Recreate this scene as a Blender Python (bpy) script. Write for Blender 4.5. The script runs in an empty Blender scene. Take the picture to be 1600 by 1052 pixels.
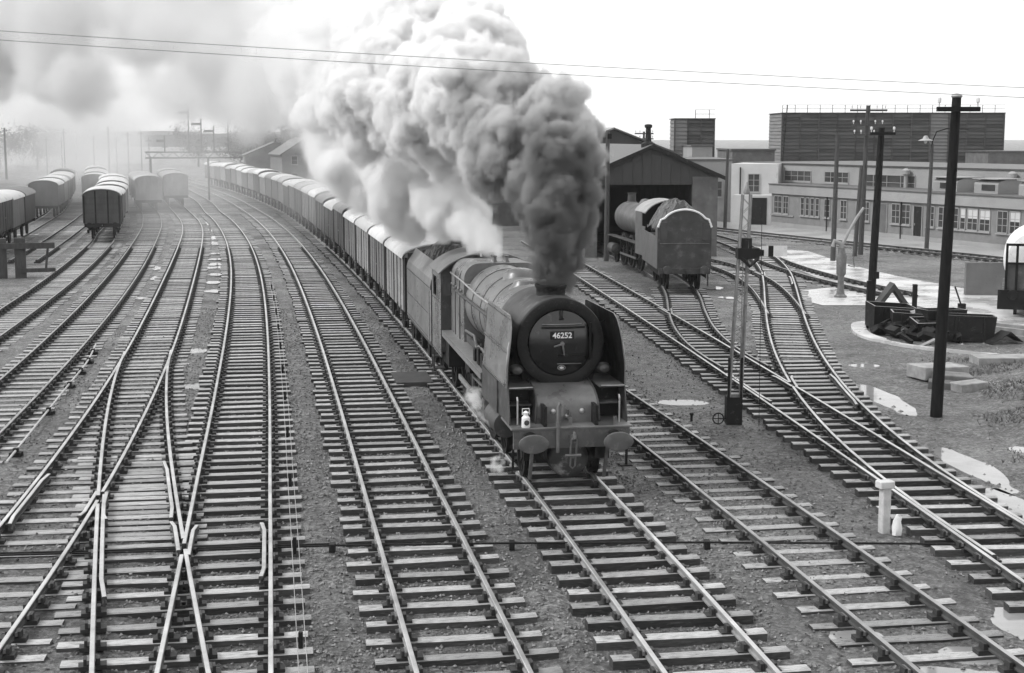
import bpy, math, random
import numpy as np
from mathutils import Vector, Matrix

# ------------------------------------------------------------------ camera, sky, sun, exposure
SC = bpy.context.scene
COL = SC.collection
rnd = random.Random(46)
rng = np.random.default_rng(7)

cam_data = bpy.data.cameras.new('camera')
cam = bpy.data.objects.new('camera', cam_data)
COL.objects.link(cam)
SC.camera = cam
cam_data.sensor_width = 36.0
cam_data.lens = 2250 / 1600 * 36
cam_data.clip_start = 0.5
cam_data.clip_end = 6000
cam.location = (0, 0, 7.33)
cam.rotation_euler = (math.pi / 2 - math.atan(311 / 2250), 0, 0)

SUN_EL, SUN_AZ = math.radians(46), math.radians(-97)      # high, from the left
world = bpy.data.worlds.new('World')
SC.world = world
world.use_nodes = True
wn = world.node_tree
bg = wn.nodes['Background']
sky = wn.nodes.new('ShaderNodeTexSky')
sky.sky_type = 'NISHITA'
sky.sun_disc = False
sky.sun_elevation = SUN_EL
sky.sun_rotation = SUN_AZ
sky.altitude = 50
sky.air_density = 1.0
sky.dust_density = 1.0
sky.ozone_density = 1.0
bw = wn.nodes.new('ShaderNodeRGBToBW')                    # black-and-white film
ovc = wn.nodes.new('ShaderNodeMixRGB')                    # even overcast veil
ovc.inputs[0].default_value = 0.72
ovc.inputs[2].default_value = (6.4, 6.4, 6.4, 1)
wn.links.new(sky.outputs[0], bw.inputs[0])
wn.links.new(bw.outputs[0], ovc.inputs[1])
wn.links.new(ovc.outputs[0], bg.inputs[0])
bg.inputs[1].default_value = 0.13

sun_data = bpy.data.lights.new('sun', 'SUN')
sun_data.energy = 1.5
sun_data.angle = math.radians(14)
sun = bpy.data.objects.new('sun', sun_data)
COL.objects.link(sun)
sd = Vector((math.sin(SUN_AZ) * math.cos(SUN_EL), math.cos(SUN_AZ) * math.cos(SUN_EL), math.sin(SUN_EL)))
sun.rotation_euler = sd.to_track_quat('Z', 'Y').to_euler()

SC.view_settings.view_transform = 'Standard'
SC.view_settings.look = 'None'
SC.view_settings.gamma = 1.0
SC.view_settings.exposure = 0.70
SC.view_settings.use_curve_mapping = False
cy = SC.cycles
cy.use_denoising = True
cy.use_adaptive_sampling = True
cy.adaptive_threshold = 0.025
cy.max_bounces = 8
cy.diffuse_bounces = 3
cy.glossy_bounces = 3
cy.transmission_bounces = 4
cy.volume_bounces = 8
cy.transparent_max_bounces = 12
cy.volume_step_rate = 2.0
cy.volume_max_steps = 256
cy.caustics_reflective = False
cy.caustics_refractive = False

# ------------------------------------------------------------------ helpers
def tag(o, label=None, cat=None, group=None, kind=None):
    if label: o['label'] = label
    if cat: o['category'] = cat
    if group: o['group'] = group
    if kind: o['kind'] = kind
    return o

def empty(name, loc=(0, 0, 0), rz=0.0):
    o = bpy.data.objects.new(name, None)
    COL.objects.link(o)
    o.location = loc
    o.rotation_euler = (0, 0, rz)
    o.empty_display_size = 0.3
    return o

def thing(name, loc, rz, label, cat, group=None):
    return tag(empty(name, loc, rz), label, cat, group)

def copy_tree(o, parent=None):
    c = o.copy()
    COL.objects.link(c)
    c.parent = parent
    for ch in list(o.children):
        copy_tree(ch, c)
    return c

class MB:
    def __init__(s):
        s.v = []; s.f = []; s.m = []
    def add(s, vs, fs, m=0):
        b = len(s.v)
        s.v += [tuple(p) for p in vs]
        s.f += [tuple(i + b for i in f) for f in fs]
        s.m += [m] * len(fs)
        return s
    def box(s, x0, x1, y0, y1, z0, z1, m=0, mtop=None):
        vs = [(x0, y0, z0), (x1, y0, z0), (x1, y1, z0), (x0, y1, z0), (x0, y0, z1), (x1, y0, z1), (x1, y1, z1), (x0, y1, z1)]
        fs = [(0, 3, 2, 1), (0, 1, 5, 4), (1, 2, 6, 5), (2, 3, 7, 6), (3, 0, 4, 7)]
        s.add(vs, fs, m)
        s.f.append(tuple(len(s.v) - 8 + i for i in (4, 5, 6, 7)))
        s.m.append(m if mtop is None else mtop)
        return s
    def obox(s, c, half, M, m=0):
        vs = []
        for z in (-1, 1):
            for x, y in ((-1, -1), (1, -1), (1, 1), (-1, 1)):
                vs.append(Vector(c) + M @ Vector((x * half[0], y * half[1], z * half[2])))
        return s.add(vs, [(0, 3, 2, 1), (4, 5, 6, 7), (0, 1, 5, 4), (1, 2, 6, 5), (2, 3, 7, 6), (3, 0, 4, 7)], m)
    def bar(s, a, b, w, h, m=0):
        a, b = Vector(a), Vector(b)
        d = b - a
        M = d.to_track_quat('Y', 'Z').to_matrix()
        return s.obox((a + b) / 2, (w / 2, d.length / 2, h / 2), M, m)
    def tube(s, path, r, n=8, m=0, cap=True):
        path = [Vector(p) for p in path]
        k = len(path)
        rs = r if isinstance(r, (list, tuple)) else [r] * k
        b = len(s.v)
        up = None
        for i, p in enumerate(path):
            d = (path[min(i + 1, k - 1)] - path[max(i - 1, 0)]).normalized()
            if up is None:
                up = Vector((0, 0, 1)) if abs(d.z) < 0.9 else Vector((1, 0, 0))
            u = (up - d * up.dot(d)).normalized()
            up = u
            w = d.cross(u)
            for j in range(n):
                a = 2 * math.pi * j / n
                s.v.append(tuple(p + (u * math.cos(a) + w * math.sin(a)) * rs[i]))
        for i in range(k - 1):
            for j in range(n):
                j2 = (j + 1) % n
                s.f.append((b + i * n + j, b + i * n + j2, b + (i + 1) * n + j2, b + (i + 1) * n + j)); s.m.append(m)
        if cap:
            s.f.append(tuple(b + j for j in reversed(range(n)))); s.m.append(m)
            s.f.append(tuple(b + (k - 1) * n + j for j in range(n))); s.m.append(m)
        return s
    def lathe(s, prof, org, axis='Y', n=24, m=0, sx=1.0, sz=1.0, cap=True):
        """prof: (radius, position along axis)"""
        b = len(s.v)
        ox, oy, oz = org
        for r, t in prof:
            for j in range(n):
                a = 2 * math.pi * j / n
                c, d = r * math.cos(a), r * math.sin(a)
                if axis == 'Y': s.v.append((ox + c * sx, oy + t, oz + d * sz))
                elif axis == 'Z': s.v.append((ox + c * sx, oy + d * sz, oz + t))
                else: s.v.append((ox + t, oy + c * sx, oz + d * sz))
        k = len(prof)
        fl = axis == 'Y'
        for i in range(k - 1):
            for j in range(n):
                j2 = (j + 1) % n
                q = (b + i * n + j, b + i * n + j2, b + (i + 1) * n + j2, b + (i + 1) * n + j)
                s.f.append(tuple(reversed(q)) if fl else q); s.m.append(m)
        if cap:
            s.f.append(tuple(b + j for j in (range(n) if fl else reversed(range(n))))); s.m.append(m)
            s.f.append(tuple(b + (k - 1) * n + j for j in (reversed(range(n)) if fl else range(n)))); s.m.append(m)
        return s
    def prism(s, poly, t0, t1, axis='X', m=0):
        """poly of (a,b): axis X -> (y,z); axis Y -> (x,z); axis Z -> (x,y)"""
        n = len(poly)
        def pt(a, b_, t):
            return (t, a, b_) if axis == 'X' else ((a, t, b_) if axis == 'Y' else (a, b_, t))
        vs = [pt(a, c, t0) for a, c in poly] + [pt(a, c, t1) for a, c in poly]
        fs = [tuple(reversed(range(n))), tuple(range(n, 2 * n))]
        fs += [(i, (i + 1) % n, n + (i + 1) % n, n + i) for i in range(n)]
        return s.add(vs, fs, m)
    def build(s, name, mats, parent=None, smooth=False, bevel=0.0, fix=True):
        me = bpy.data.meshes.new(name)
        me.from_pydata(s.v, [], s.f)
        if not isinstance(mats, (list, tuple)): mats = [mats]
        for x in mats: me.materials.append(x)
        if len(mats) > 1: me.polygons.foreach_set('material_index', s.m)
        if fix:
            import bmesh
            bm = bmesh.new(); bm.from_mesh(me)
            bmesh.ops.recalc_face_normals(bm, faces=bm.faces)
            bm.to_mesh(me); bm.free()
        if smooth:
            me.shade_smooth()
            me.set_sharp_from_angle(angle=math.radians(38))
        o = bpy.data.objects.new(name, me)
        COL.objects.link(o)
        if parent is not None: o.parent = parent
        if bevel:
            md = o.modifiers.new('bevel', 'BEVEL'); md.width = bevel; md.segments = 1; md.limit_method = 'ANGLE'
        return o

def arc(cx, cz, rx, rz, a0, a1, n):
    return [(cx + rx * math.cos(math.radians(a0 + (a1 - a0) * i / n)), cz + rz * math.sin(math.radians(a0 + (a1 - a0) * i / n))) for i in range(n + 1)]

def catmull(P, n):
    P = np.array(P, float); out = []
    for i in range(len(P) - 1):
        p0 = P[max(i - 1, 0)]; p1 = P[i]; p2 = P[i + 1]; p3 = P[min(i + 2, len(P) - 1)]
        if i == 0: p0 = 2 * p1 - p2
        if i == len(P) - 2: p3 = 2 * p2 - p1
        for t in np.linspace(0, 1, n, endpoint=False):
            out.append(.5 * ((2 * p1) + (-p0 + p2) * t + (2 * p0 - 5 * p1 + 4 * p2 - p3) * t * t + (-p0 + 3 * p1 - 3 * p2 + p3) * t ** 3))
    out.append(P[-1])
    return np.array(out)

# ------------------------------------------------------------------ materials (all grey: black-and-white photograph)
def G(v): return (v, v, v, 1)

def mat(name, base, rough=0.7, var=0.3, scale=3.0, spec=0.5, metal=0.0, bump=0.0, bscale=20.0, stretch=None, rvar=0.0, rand=0.0, coords='Object', detail=6.0, wear=0.0, wearcol=0.4, wscale=6.0):
    m = bpy.data.materials.new(name); m.use_nodes = True
    nt = m.node_tree; N = nt.nodes; L = nt.links.new
    p = N['Principled BSDF']
    p.inputs['Roughness'].default_value = rough
    p.inputs['Specular IOR Level'].default_value = spec
    p.inputs['Metallic'].default_value = metal
    tc = N.new('ShaderNodeTexCoord')
    if coords != 'World':
        src = tc.outputs[coords]
    else:
        src = N.new('ShaderNodeNewGeometry').outputs['Position']
    if stretch:
        mp = N.new('ShaderNodeMapping'); mp.inputs['Scale'].default_value = stretch
        L(src, mp.inputs[0]); src = mp.outputs[0]
    nz = N.new('ShaderNodeTexNoise'); nz.inputs['Scale'].default_value = scale; nz.inputs['Detail'].default_value = detail; nz.inputs['Roughness'].default_value = 0.6
    L(src, nz.inputs['Vector'])
    mr = N.new('ShaderNodeMapRange'); mr.inputs[1].default_value = 0.28; mr.inputs[2].default_value = 0.72
    mr.inputs[3].default_value = base * (1 - var); mr.inputs[4].default_value = base * (1 + var)
    L(nz.outputs[0], mr.inputs[0])
    val = mr.outputs[0]
    if rand:
        oi = N.new('ShaderNodeObjectInfo')
        r2 = N.new('ShaderNodeMapRange'); r2.inputs[3].default_value = 1 - rand; r2.inputs[4].default_value = 1 + rand
        L(oi.outputs['Random'], r2.inputs[0])
        mm = N.new('ShaderNodeMath'); mm.operation = 'MULTIPLY'
        L(val, mm.inputs[0]); L(r2.outputs[0], mm.inputs[1]); val = mm.outputs[0]
    if wear:
        n2 = N.new('ShaderNodeTexNoise'); n2.inputs['Scale'].default_value = wscale; n2.inputs['Detail'].default_value = 8; n2.inputs['Roughness'].default_value = 0.7
        L(src, n2.inputs['Vector'])
        r3 = N.new('ShaderNodeMapRange'); r3.inputs[1].default_value = 0.62 - wear * 0.2; r3.inputs[2].default_value = 0.7
        L(n2.outputs[0], r3.inputs[0])
        mx = N.new('ShaderNodeMix'); mx.data_type = 'FLOAT'
        L(r3.outputs[0], mx.inputs[0]); L(val, mx.inputs[2]); mx.inputs[3].default_value = wearcol
        val = mx.outputs[0]
    L(val, p.inputs['Base Color'])
    if rvar:
        r4 = N.new('ShaderNodeMapRange'); r4.inputs[1].default_value = 0.35; r4.inputs[2].default_value = 0.65
        r4.inputs[3].default_value = max(rough - rvar, 0.03); r4.inputs[4].default_value = min(rough + rvar, 1)
        L(nz.outputs[0], r4.inputs[0]); L(r4.outputs[0], p.inputs['Roughness'])
    if bump:
        nb = N.new('ShaderNodeTexNoise'); nb.inputs['Scale'].default_value = bscale; nb.inputs['Detail'].default_value = 5
        L(src, nb.inputs['Vector'])
        b = N.new('ShaderNodeBump'); b.inputs['Strength'].default_value = min(bump, 1); b.inputs['Distance'].default_value = 0.02
        L(nb.outputs[0], b.inputs['Height']); L(b.outputs[0], p.inputs['Normal'])
    return m

def ground_mat():
    m = bpy.data.materials.new('cinder_ground'); m.use_nodes = True
    nt = m.node_tree; N = nt.nodes; L = nt.links.new; p = N['Principled BSDF']
    pos = N.new('ShaderNodeNewGeometry').outputs['Position']
    def noise(sc_, det=6, ro=0.6):
        n = N.new('ShaderNodeTexNoise'); n.inputs['Scale'].default_value = sc_; n.inputs['Detail'].default_value = det; n.inputs['Roughness'].default_value = ro
        L(pos, n.inputs['Vector']); return n.outputs[0]
    def mrange(v, a, b, c, d):
        r = N.new('ShaderNodeMapRange'); r.inputs[1].default_value = a; r.inputs[2].default_value = b; r.inputs[3].default_value = c; r.inputs[4].default_value = d
        L(v, r.inputs[0]); return r.outputs[0]
    def mul(a, b):
        x = N.new('ShaderNodeMath'); x.operation = 'MULTIPLY'; L(a, x.inputs[0]); L(b, x.inputs[1]); return x.outputs[0]
    big = mrange(noise(0.22, 5), 0.3, 0.7, 0.6, 1.5)
    mid = mrange(noise(1.7, 6, 0.65), 0.3, 0.7, 0.7, 1.3)
    fine = mrange(noise(16, 5, 0.8), 0.3, 0.7, 0.25, 1.8)
    vor = N.new('ShaderNodeTexVoronoi'); vor.inputs['Scale'].default_value = 13.0
    L(pos, vor.inputs['Vector'])
    cell = mrange(vor.outputs['Color'], 0, 1, 0.45, 1.6)
    gritty = mrange(noise(4.5, 9, 0.85), 0.34, 0.66, 0.35, 1.75)
    v = mul(mul(mul(mul(big, mid), fine), cell), gritty)
    b = N.new('ShaderNodeMath'); b.operation = 'MULTIPLY'; b.inputs[1].default_value = 0.155; L(v, b.inputs[0])
    L(b.outputs[0], p.inputs['Base Color'])
    rough = mrange(noise(0.35, 5), 0.40, 0.66, 0.34, 0.85)       # damp patches
    L(rough, p.inputs['Roughness'])
    bp = N.new('ShaderNodeBump'); bp.inputs['Strength'].default_value = 0.9; bp.inputs['Distance'].default_value = 0.04
    hh = N.new('ShaderNodeMath'); hh.operation = 'ADD'; L(fine, hh.inputs[0]); L(vor.outputs['Distance'], hh.inputs[1])
    L(hh.outputs[0], bp.inputs['Height']); L(bp.outputs[0], p.inputs['Normal'])
    return m

M_GROUND = ground_mat()
M_STONE = mat('ballast_stone', 0.15, 0.6, 0.95, 11.0, coords='World', detail=1.0)
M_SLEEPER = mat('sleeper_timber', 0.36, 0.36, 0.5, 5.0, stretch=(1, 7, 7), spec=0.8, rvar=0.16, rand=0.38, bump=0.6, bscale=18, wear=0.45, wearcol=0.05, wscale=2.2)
M_SLEEPER_SIDE = mat('sleeper_tarred_shaded_side', 0.06, 0.6, 0.5, 5.0, stretch=(1, 7, 7), spec=0.3, rand=0.4, wear=0.3, wearcol=0.13, wscale=3)  # tar colour, darkened further to paint in shade on the upright faces
M_RAILTOP = mat('rail_head_steel', 0.6, 0.33, 0.35, 1.1, metal=0.75, coords='World')
M_RAILTOP_DULL = mat('rail_head_dull', 0.36, 0.42, 0.4, 1.1, metal=0.6, coords='World')
M_RAILSIDE = mat('rail_side_rust', 0.055, 0.7, 0.35, 3.0, coords='World')
M_RAILSIDE_L = mat('rail_side_worn', 0.24, 0.55, 0.3, 3.0, coords='World')
M_IRON = mat('cast_iron_chair', 0.028, 0.6, 0.4, 8.0, coords='World')
M_KEY = mat('oak_key', 0.16, 0.7, 0.3, 8.0, coords='World')
M_WATER = mat('puddle_water', 0.30, 0.05, 0.3, .8, spec=1.0, coords='World')  # pale base colour stands in for the white sky reflection
M_MUD = mat('wet_mud', 0.05, 0.6, 0.5, 2.0, spec=0.2, coords='World', bump=.3, bscale=9)
M_PAVE = mat('wet_paving', 0.52, 0.28, 0.32, 0.5, spec=0.9, rvar=0.18, coords='World', bump=0.15, bscale=6)
M_ROAD = mat('wet_concrete_road', 0.34, 0.4, 0.22, 0.4, rvar=0.12, coords='World', bump=0.2, bscale=5)
M_BLACK = mat('loco_black', 0.007, 0.45, 0.5, 3.0, spec=0.25, rvar=0.1, wear=0.12, wearcol=0.04)
M_BLACKDULL = mat('loco_black_sooty', 0.012, 0.6, 0.5, 4.0, spec=0.25, rvar=0.1, wear=0.2, wearcol=0.07)
M_DOOR = mat('smokebox_door_paint', 0.006, 0.2, 0.5, 3.0, spec=0.7, rvar=0.06, wear=0.08, wearcol=0.05)
M_RING = mat('smokebox_ring_paint', 0.014, 0.5, 0.4, 4.0, spec=0.22, wear=0.25, wearcol=0.04)
M_PAINT = mat('loco_side_paint', 0.17, 0.36, 0.3, 1.1, rvar=0.16, wear=0.38, wearcol=0.075, wscale=1.3)
M_PAINT_D = mat('loco_grimy_paint', 0.06, 0.5, 0.45, 2.0, spec=0.35, rvar=0.12, wear=0.35, wearcol=0.13, wscale=3)
M_STEEL = mat('bright_steel', 0.5, 0.35, 0.25, 5.0, metal=0.6)
M_DIRTYSTEEL = mat('oily_steel', 0.16, 0.45, 0.4, 5.0, metal=0.4)
M_WHITE = mat('white_paint', 0.78, 0.5, 0.12, 4.0, wear=0.15, wearcol=0.45)
M_COAL = mat('coal', 0.05, 0.45, 0.8, 9.0, bump=0.6, bscale=10)
M_GLASS = mat('dark_window_glass', 0.06, 0.08, 0.5, 0.6, spec=0.8)
M_POLE = mat('creosoted_pole', 0.010, 0.8, 0.5, 3.0, spec=0.2, stretch=(6, 6, 0.6), bump=0.3)
M_POLE_G = mat('weathered_pole', 0.05, 0.7, 0.4, 3.0, stretch=(6, 6, 0.6), bump=0.3)
M_PORC = mat('porcelain', 0.6, 0.25, 0.1, 3.0)

# ------------------------------------------------------------------ ground
def hash_noise(x, y, s, seed):
    """cheap smooth value noise"""
    xi, yi = np.floor(x * s).astype(np.int64), np.floor(y * s).astype(np.int64)
    fx, fy = x * s - xi, y * s - yi
    fx = fx * fx * (3 - 2 * fx); fy = fy * fy * (3 - 2 * fy)
    def h(a, b):
        n = (a * 374761393 + b * 668265263 + seed * 982451653) & 0x7fffffff
        n = (n ^ (n >> 13)) * 1274126177 & 0x7fffffff
        return ((n ^ (n >> 16)) & 0xffff) / 65535.0
    return (h(xi, yi) * (1 - fx) + h(xi + 1, yi) * fx) * (1 - fy) + (h(xi, yi + 1) * (1 - fx) + h(xi + 1, yi + 1) * fx) * fy

TR = {
 'T2': [(0.6, 12), (-0.43, 18), (-1.46, 24), (-2.49, 30), (-3.52, 36), (-4.56, 42), (-5.96, 50), (-7.76, 60), (-9.61, 70), (-11.53, 80), (-13.54, 90), (-15.64, 100), (-17.84, 110), (-20.16, 120), (-22.58, 130), (-25.13, 140), (-30.4, 160), (-36.03, 180), (-42.01, 200), (-50.0, 225), (-58.56, 250), (-69.56, 280), (-85.5, 320), (-102.9, 360), (-121.7, 400)],
 'T1': [(3.81, 12), (2.88, 18), (1.95, 24), (0.96, 30), (-0.07, 36), (-1.12, 42), (-2.56, 50), (-4.42, 60), (-6.35, 70), (-8.34, 80), (-10.4, 90), (-12.52, 100), (-14.7, 110), (-16.94, 120), (-19.22, 130), (-21.56, 140), (-27.1, 161), (-32.75, 181), (-38.74, 201), (-46.75, 226), (-55.34, 251), (-66.37, 281), (-82.34, 321), (-99.75, 361), (-118.6, 401)],
 'T3': [(-2.91, 12), (-3.91, 18), (-4.91, 24), (-5.92, 30), (-6.92, 36), (-7.94, 42), (-9.32, 50), (-11.1, 60), (-12.95, 70), (-14.89, 80), (-16.94, 90), (-19.1, 100), (-21.39, 110), (-23.8, 120), (-26.36, 130), (-29.04, 140), (-33.78, 159), (-39.39, 179), (-45.35, 199), (-53.32, 224), (-61.86, 249), (-72.83, 279), (-88.73, 319), (-106, 358.6), (-124.9, 398.5)],
 'T4': [(-7.2, 12), (-7.8, 18), (-8.46, 24), (-9.26, 30), (-10.17, 36), (-11.16, 42), (-12.57, 50), (-14.44, 60), (-16.36, 70), (-18.3, 80), (-20.27, 90), (-22.28, 100), (-24.38, 110), (-26.7, 120), (-29.3, 130), (-37.06, 158), (-42.66, 178), (-48.6, 198), (-56.55, 223), (-65.06, 247.7), (-76, 277.5), (-91.9, 317), (-109, 357)],
 'T4b': [(-3.04, 12), (-4.15, 16), (-5.27, 20), (-6.38, 24), (-7.47, 28), (-8.53, 32), (-9.55, 36), (-10.52, 40), (-11.43, 44), (-12.26, 48)],
 'T5': [(-10.5, 14), (-11.74, 24), (-12.56, 30), (-13.44, 36), (-14.38, 42), (-15.7, 50), (-17.46, 60), (-19.34, 70), (-21.31, 80), (-23.37, 90), (-25.48, 100), (-27.65, 110), (-29.95, 120), (-34.6, 138), (-40.24, 157), (-45.83, 177), (-51.75, 197), (-59.7, 222), (-68.2, 246.6), (-79, 276), (-94.9, 316)],
 'T6': [(-15.2, 22), (-16.0, 29), (-16.93, 36), (-18.09, 44), (-19.33, 52), (-20.65, 60), (-22.04, 68), (-23.52, 76), (-25.08, 84), (-26.72, 92), (-28.44, 100), (-30.9, 110), (-33.2, 120), (-38, 138), (-43.5, 157), (-49.2, 177), (-55, 197), (-63, 222), (-71.5, 246)],
 'T7': [(-28.56, 84), (-30.15, 92), (-31.79, 100), (-33.48, 108), (-35.22, 116), (-37.0, 124), (-38.84, 132), (-40.71, 140), (-46, 160), (-52, 181), (-58.5, 202), (-67, 226)],
 'T8': [(-27.5, 62), (-29.2, 72), (-32, 84), (-33.6, 92), (-35.3, 100), (-37, 108), (-38.8, 116), (-40.6, 124), (-42.4, 132), (-44.3, 140), (-50, 161), (-56, 182), (-62.5, 203), (-71, 227)],
 'T0': [(7.21, 12), (6.61, 16), (5.99, 20), (5.34, 24), (4.67, 28), (3.98, 32), (3.26, 36), (2.52, 40), (1.8, 44), (0.9, 49), (-1.0, 60), (-2.9, 70), (-4.9, 80), (-7, 90), (-9.1, 100)],
 'T9': [(9.85, 12), (9.51, 16), (9.2, 20), (8.88, 24), (8.55, 28), (8.2, 32), (7.85, 36), (7.49, 40), (7.02, 45), (6.55, 50), (6.06, 55), (5.57, 60), (5.06, 65), (4.56, 70), (4.04, 75), (3.53, 80), (2.5, 90), (1.4, 100)],
 'T10': [(9.01, 24), (8.71, 27), (8.54, 30), (8.49, 33), (8.55, 36), (8.77, 40), (9.13, 44), (9.59, 48), (10.14, 52), (10.75, 56), (11.4, 60), (12.06, 64), (12.73, 68), (13.38, 72), (14.0, 76), (14.5, 80), (14.9, 84), (15.16, 88), (15.22, 92), (15.14, 96), (14.93, 100), (14.57, 104), (14.0, 109)],
 'T11': [(7.37, 44), (7.01, 47), (6.85, 50), (6.86, 53), (7.0, 56), (7.31, 60), (7.68, 64), (7.95, 68), (8.05, 72), (7.9, 76), (7.55, 80), (7.1, 84), (6.5, 89), (5.3, 98), (4.1, 107)],
 'T12': [(11.17, 58), (11.49, 61), (11.8, 64), (12.06, 67), (12.25, 70), (12.34, 73), (12.29, 76), (12.07, 79), (11.65, 82), (11.0, 85), (10.2, 89), (9.0, 96)],
 'T13': [(18.5, 64), (17.94, 66), (17.41, 68), (16.94, 70), (16.53, 72), (16.17, 74), (15.88, 76), (15.65, 78), (15.47, 80), (15.32, 83), (15.3, 86)],
 'T15': [(38, 66), (34.5, 74), (31, 81), (27.4, 89), (24.3, 95.5), (21.3, 102), (18.2, 108.8), (15.5, 115), (12.5, 122)],
}
BED = {k: np.array(TR[k], float) for k in ('T1', 'T2', 'T3', 'T9')}

HOLLOWS = [(10.55, 40.3, .42, 2.2, .06), (10.4, 31.5, .34, 1.75, .06), (10.2, 28.0, .28, 1.7, .12), (-11.05, 49.6, .3, .5, .2), (-9.63, 42.3, .36, .4, .2), (4.75, 39.7, .6, .34, .0), (11.5, 46.3, .5, .4, 0),
           (5.1, 20.6, .3, .3, .2), (7.95, 20.9, .4, .75, .3), (4.55, 17.6, .4, .4, .2), (6.05, 18.9, .5, .4, .2), (6.6, 19.8, .35, .3, .1), (12.2, 33.5, .3, .3, .2)]
def hollow(x, y, h, grow=1.0):
    c, s = math.cos(h[4]), math.sin(h[4])
    u = ((x - h[0]) * c + (y - h[1]) * s) / (h[2] * grow); v = (-(x - h[0]) * s + (y - h[1]) * c) / (h[3] * grow)
    return np.sqrt(u * u + v * v)

def ground_z(x, y):
    x = np.asarray(x, float); y = np.asarray(y, float)
    near = np.clip((90 - y) / 60, 0, 1) * np.clip((60 - np.abs(x)) / 30, 0, 1)
    z = (hash_noise(x, y, 1.6, 1) - 0.5) * 0.035 * near + (hash_noise(x, y, 0.4, 2) - 0.5) * 0.02 * near
    for h in HOLLOWS:
        z = z - .06 * np.clip(1.5 - hollow(x, y, h), 0, 1)
    # ballast hollowed between the sleepers of the running tracks
    for k, p in BED.items():
        xc = np.interp(y, p[:, 1], p[:, 0], left=1e4, right=1e4)
        z = z - .05 * np.clip((1.55 - np.abs(x - xc)) / .25, 0, 1) * np.clip((110 - y) / 20, 0, 1)
    # rough bank at the right, between the pole and the frame edge
    edge = 11.6 + (y - 30) * 0.16
    k = np.clip((x - edge) / 2.2, 0, 1) * np.clip((48 - y) / 5, 0, 1) * np.clip((y - 16) / 8, 0, 1)
    z = z + k * (0.25 + 0.35 * hash_noise(x, y, 0.5, 5) + 0.18 * hash_noise(x, y, 1.7, 6))
    return z

def axis_pts(parts):
    out = []
    for a, b, n in parts: out += list(np.linspace(a, b, n, endpoint=False))
    out.append(parts[-1][1]); return np.array(out)

gx = axis_pts([(-2500, -300, 8), (-300, -60, 16), (-60, -16, 60), (-16, 22, 230), (22, 60, 40), (60, 300, 14), (300, 2500, 8)])
gy = axis_pts([(-200, 8, 6), (8, 60, 260), (60, 140, 70), (140, 400, 30), (400, 4000, 14)])
GX, GY = np.meshgrid(gx, gy)
GZ = ground_z(GX, GY)
nx, ny = len(gx), len(gy)
gv = np.stack([GX.ravel(), GY.ravel(), GZ.ravel()], 1)
ii = np.arange(nx * ny).reshape(ny, nx)
gf = np.stack([ii[:-1, :-1].ravel(), ii[:-1, 1:].ravel(), ii[1:, 1:].ravel(), ii[1:, :-1].ravel()], 1)
gme = bpy.data.meshes.new('ground')
gme.from_pydata(gv.tolist(), [], gf.tolist())
gme.shade_smooth()
gme.materials.append(M_GROUND)
ground = bpy.data.objects.new('ground', gme)
COL.objects.link(ground)
tag(ground, kind='structure')

def sheet(name, poly, z, m, kind='structure', jag=0.0, label=None, cat=None):
    P = np.array(poly, float)
    Q = catmull(np.vstack([P, P[:1]]), 6)[:-1] if jag >= 0 else P
    if jag > 0: Q = Q + rng.normal(size=Q.shape) * jag
    mb = MB().add([(a, b, z) for a, b in Q], [tuple(range(len(Q)))])
    o = mb.build(name, m, fix=False)
    return tag(o, label, cat, kind=kind)

sheet('yard_paving', [(16.44, 97.3), (19.2, 93.4), (19.6, 83), (20.5, 76.4), (22.1, 69.9), (24.5, 63), (22.5, 54), (19.7, 54.8), (18.4, 58.6), (17.7, 62.9), (13.65, 62.9), (13.2, 64.9), (13.9, 69), (16.2, 71), (15.9, 83)], 0.024, M_PAVE, jag=-1)
sheet('road', [(16, 134), (17.8, 127.3), (21.7, 120.8), (29.1, 104.7), (32.8, 93.4), (42, 76), (40, 68), (30.4, 85.2), (26, 97.3), (22.1, 101.5), (19.2, 108), (16, 115)], 0.02, M_ROAD, jag=-1)

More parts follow.
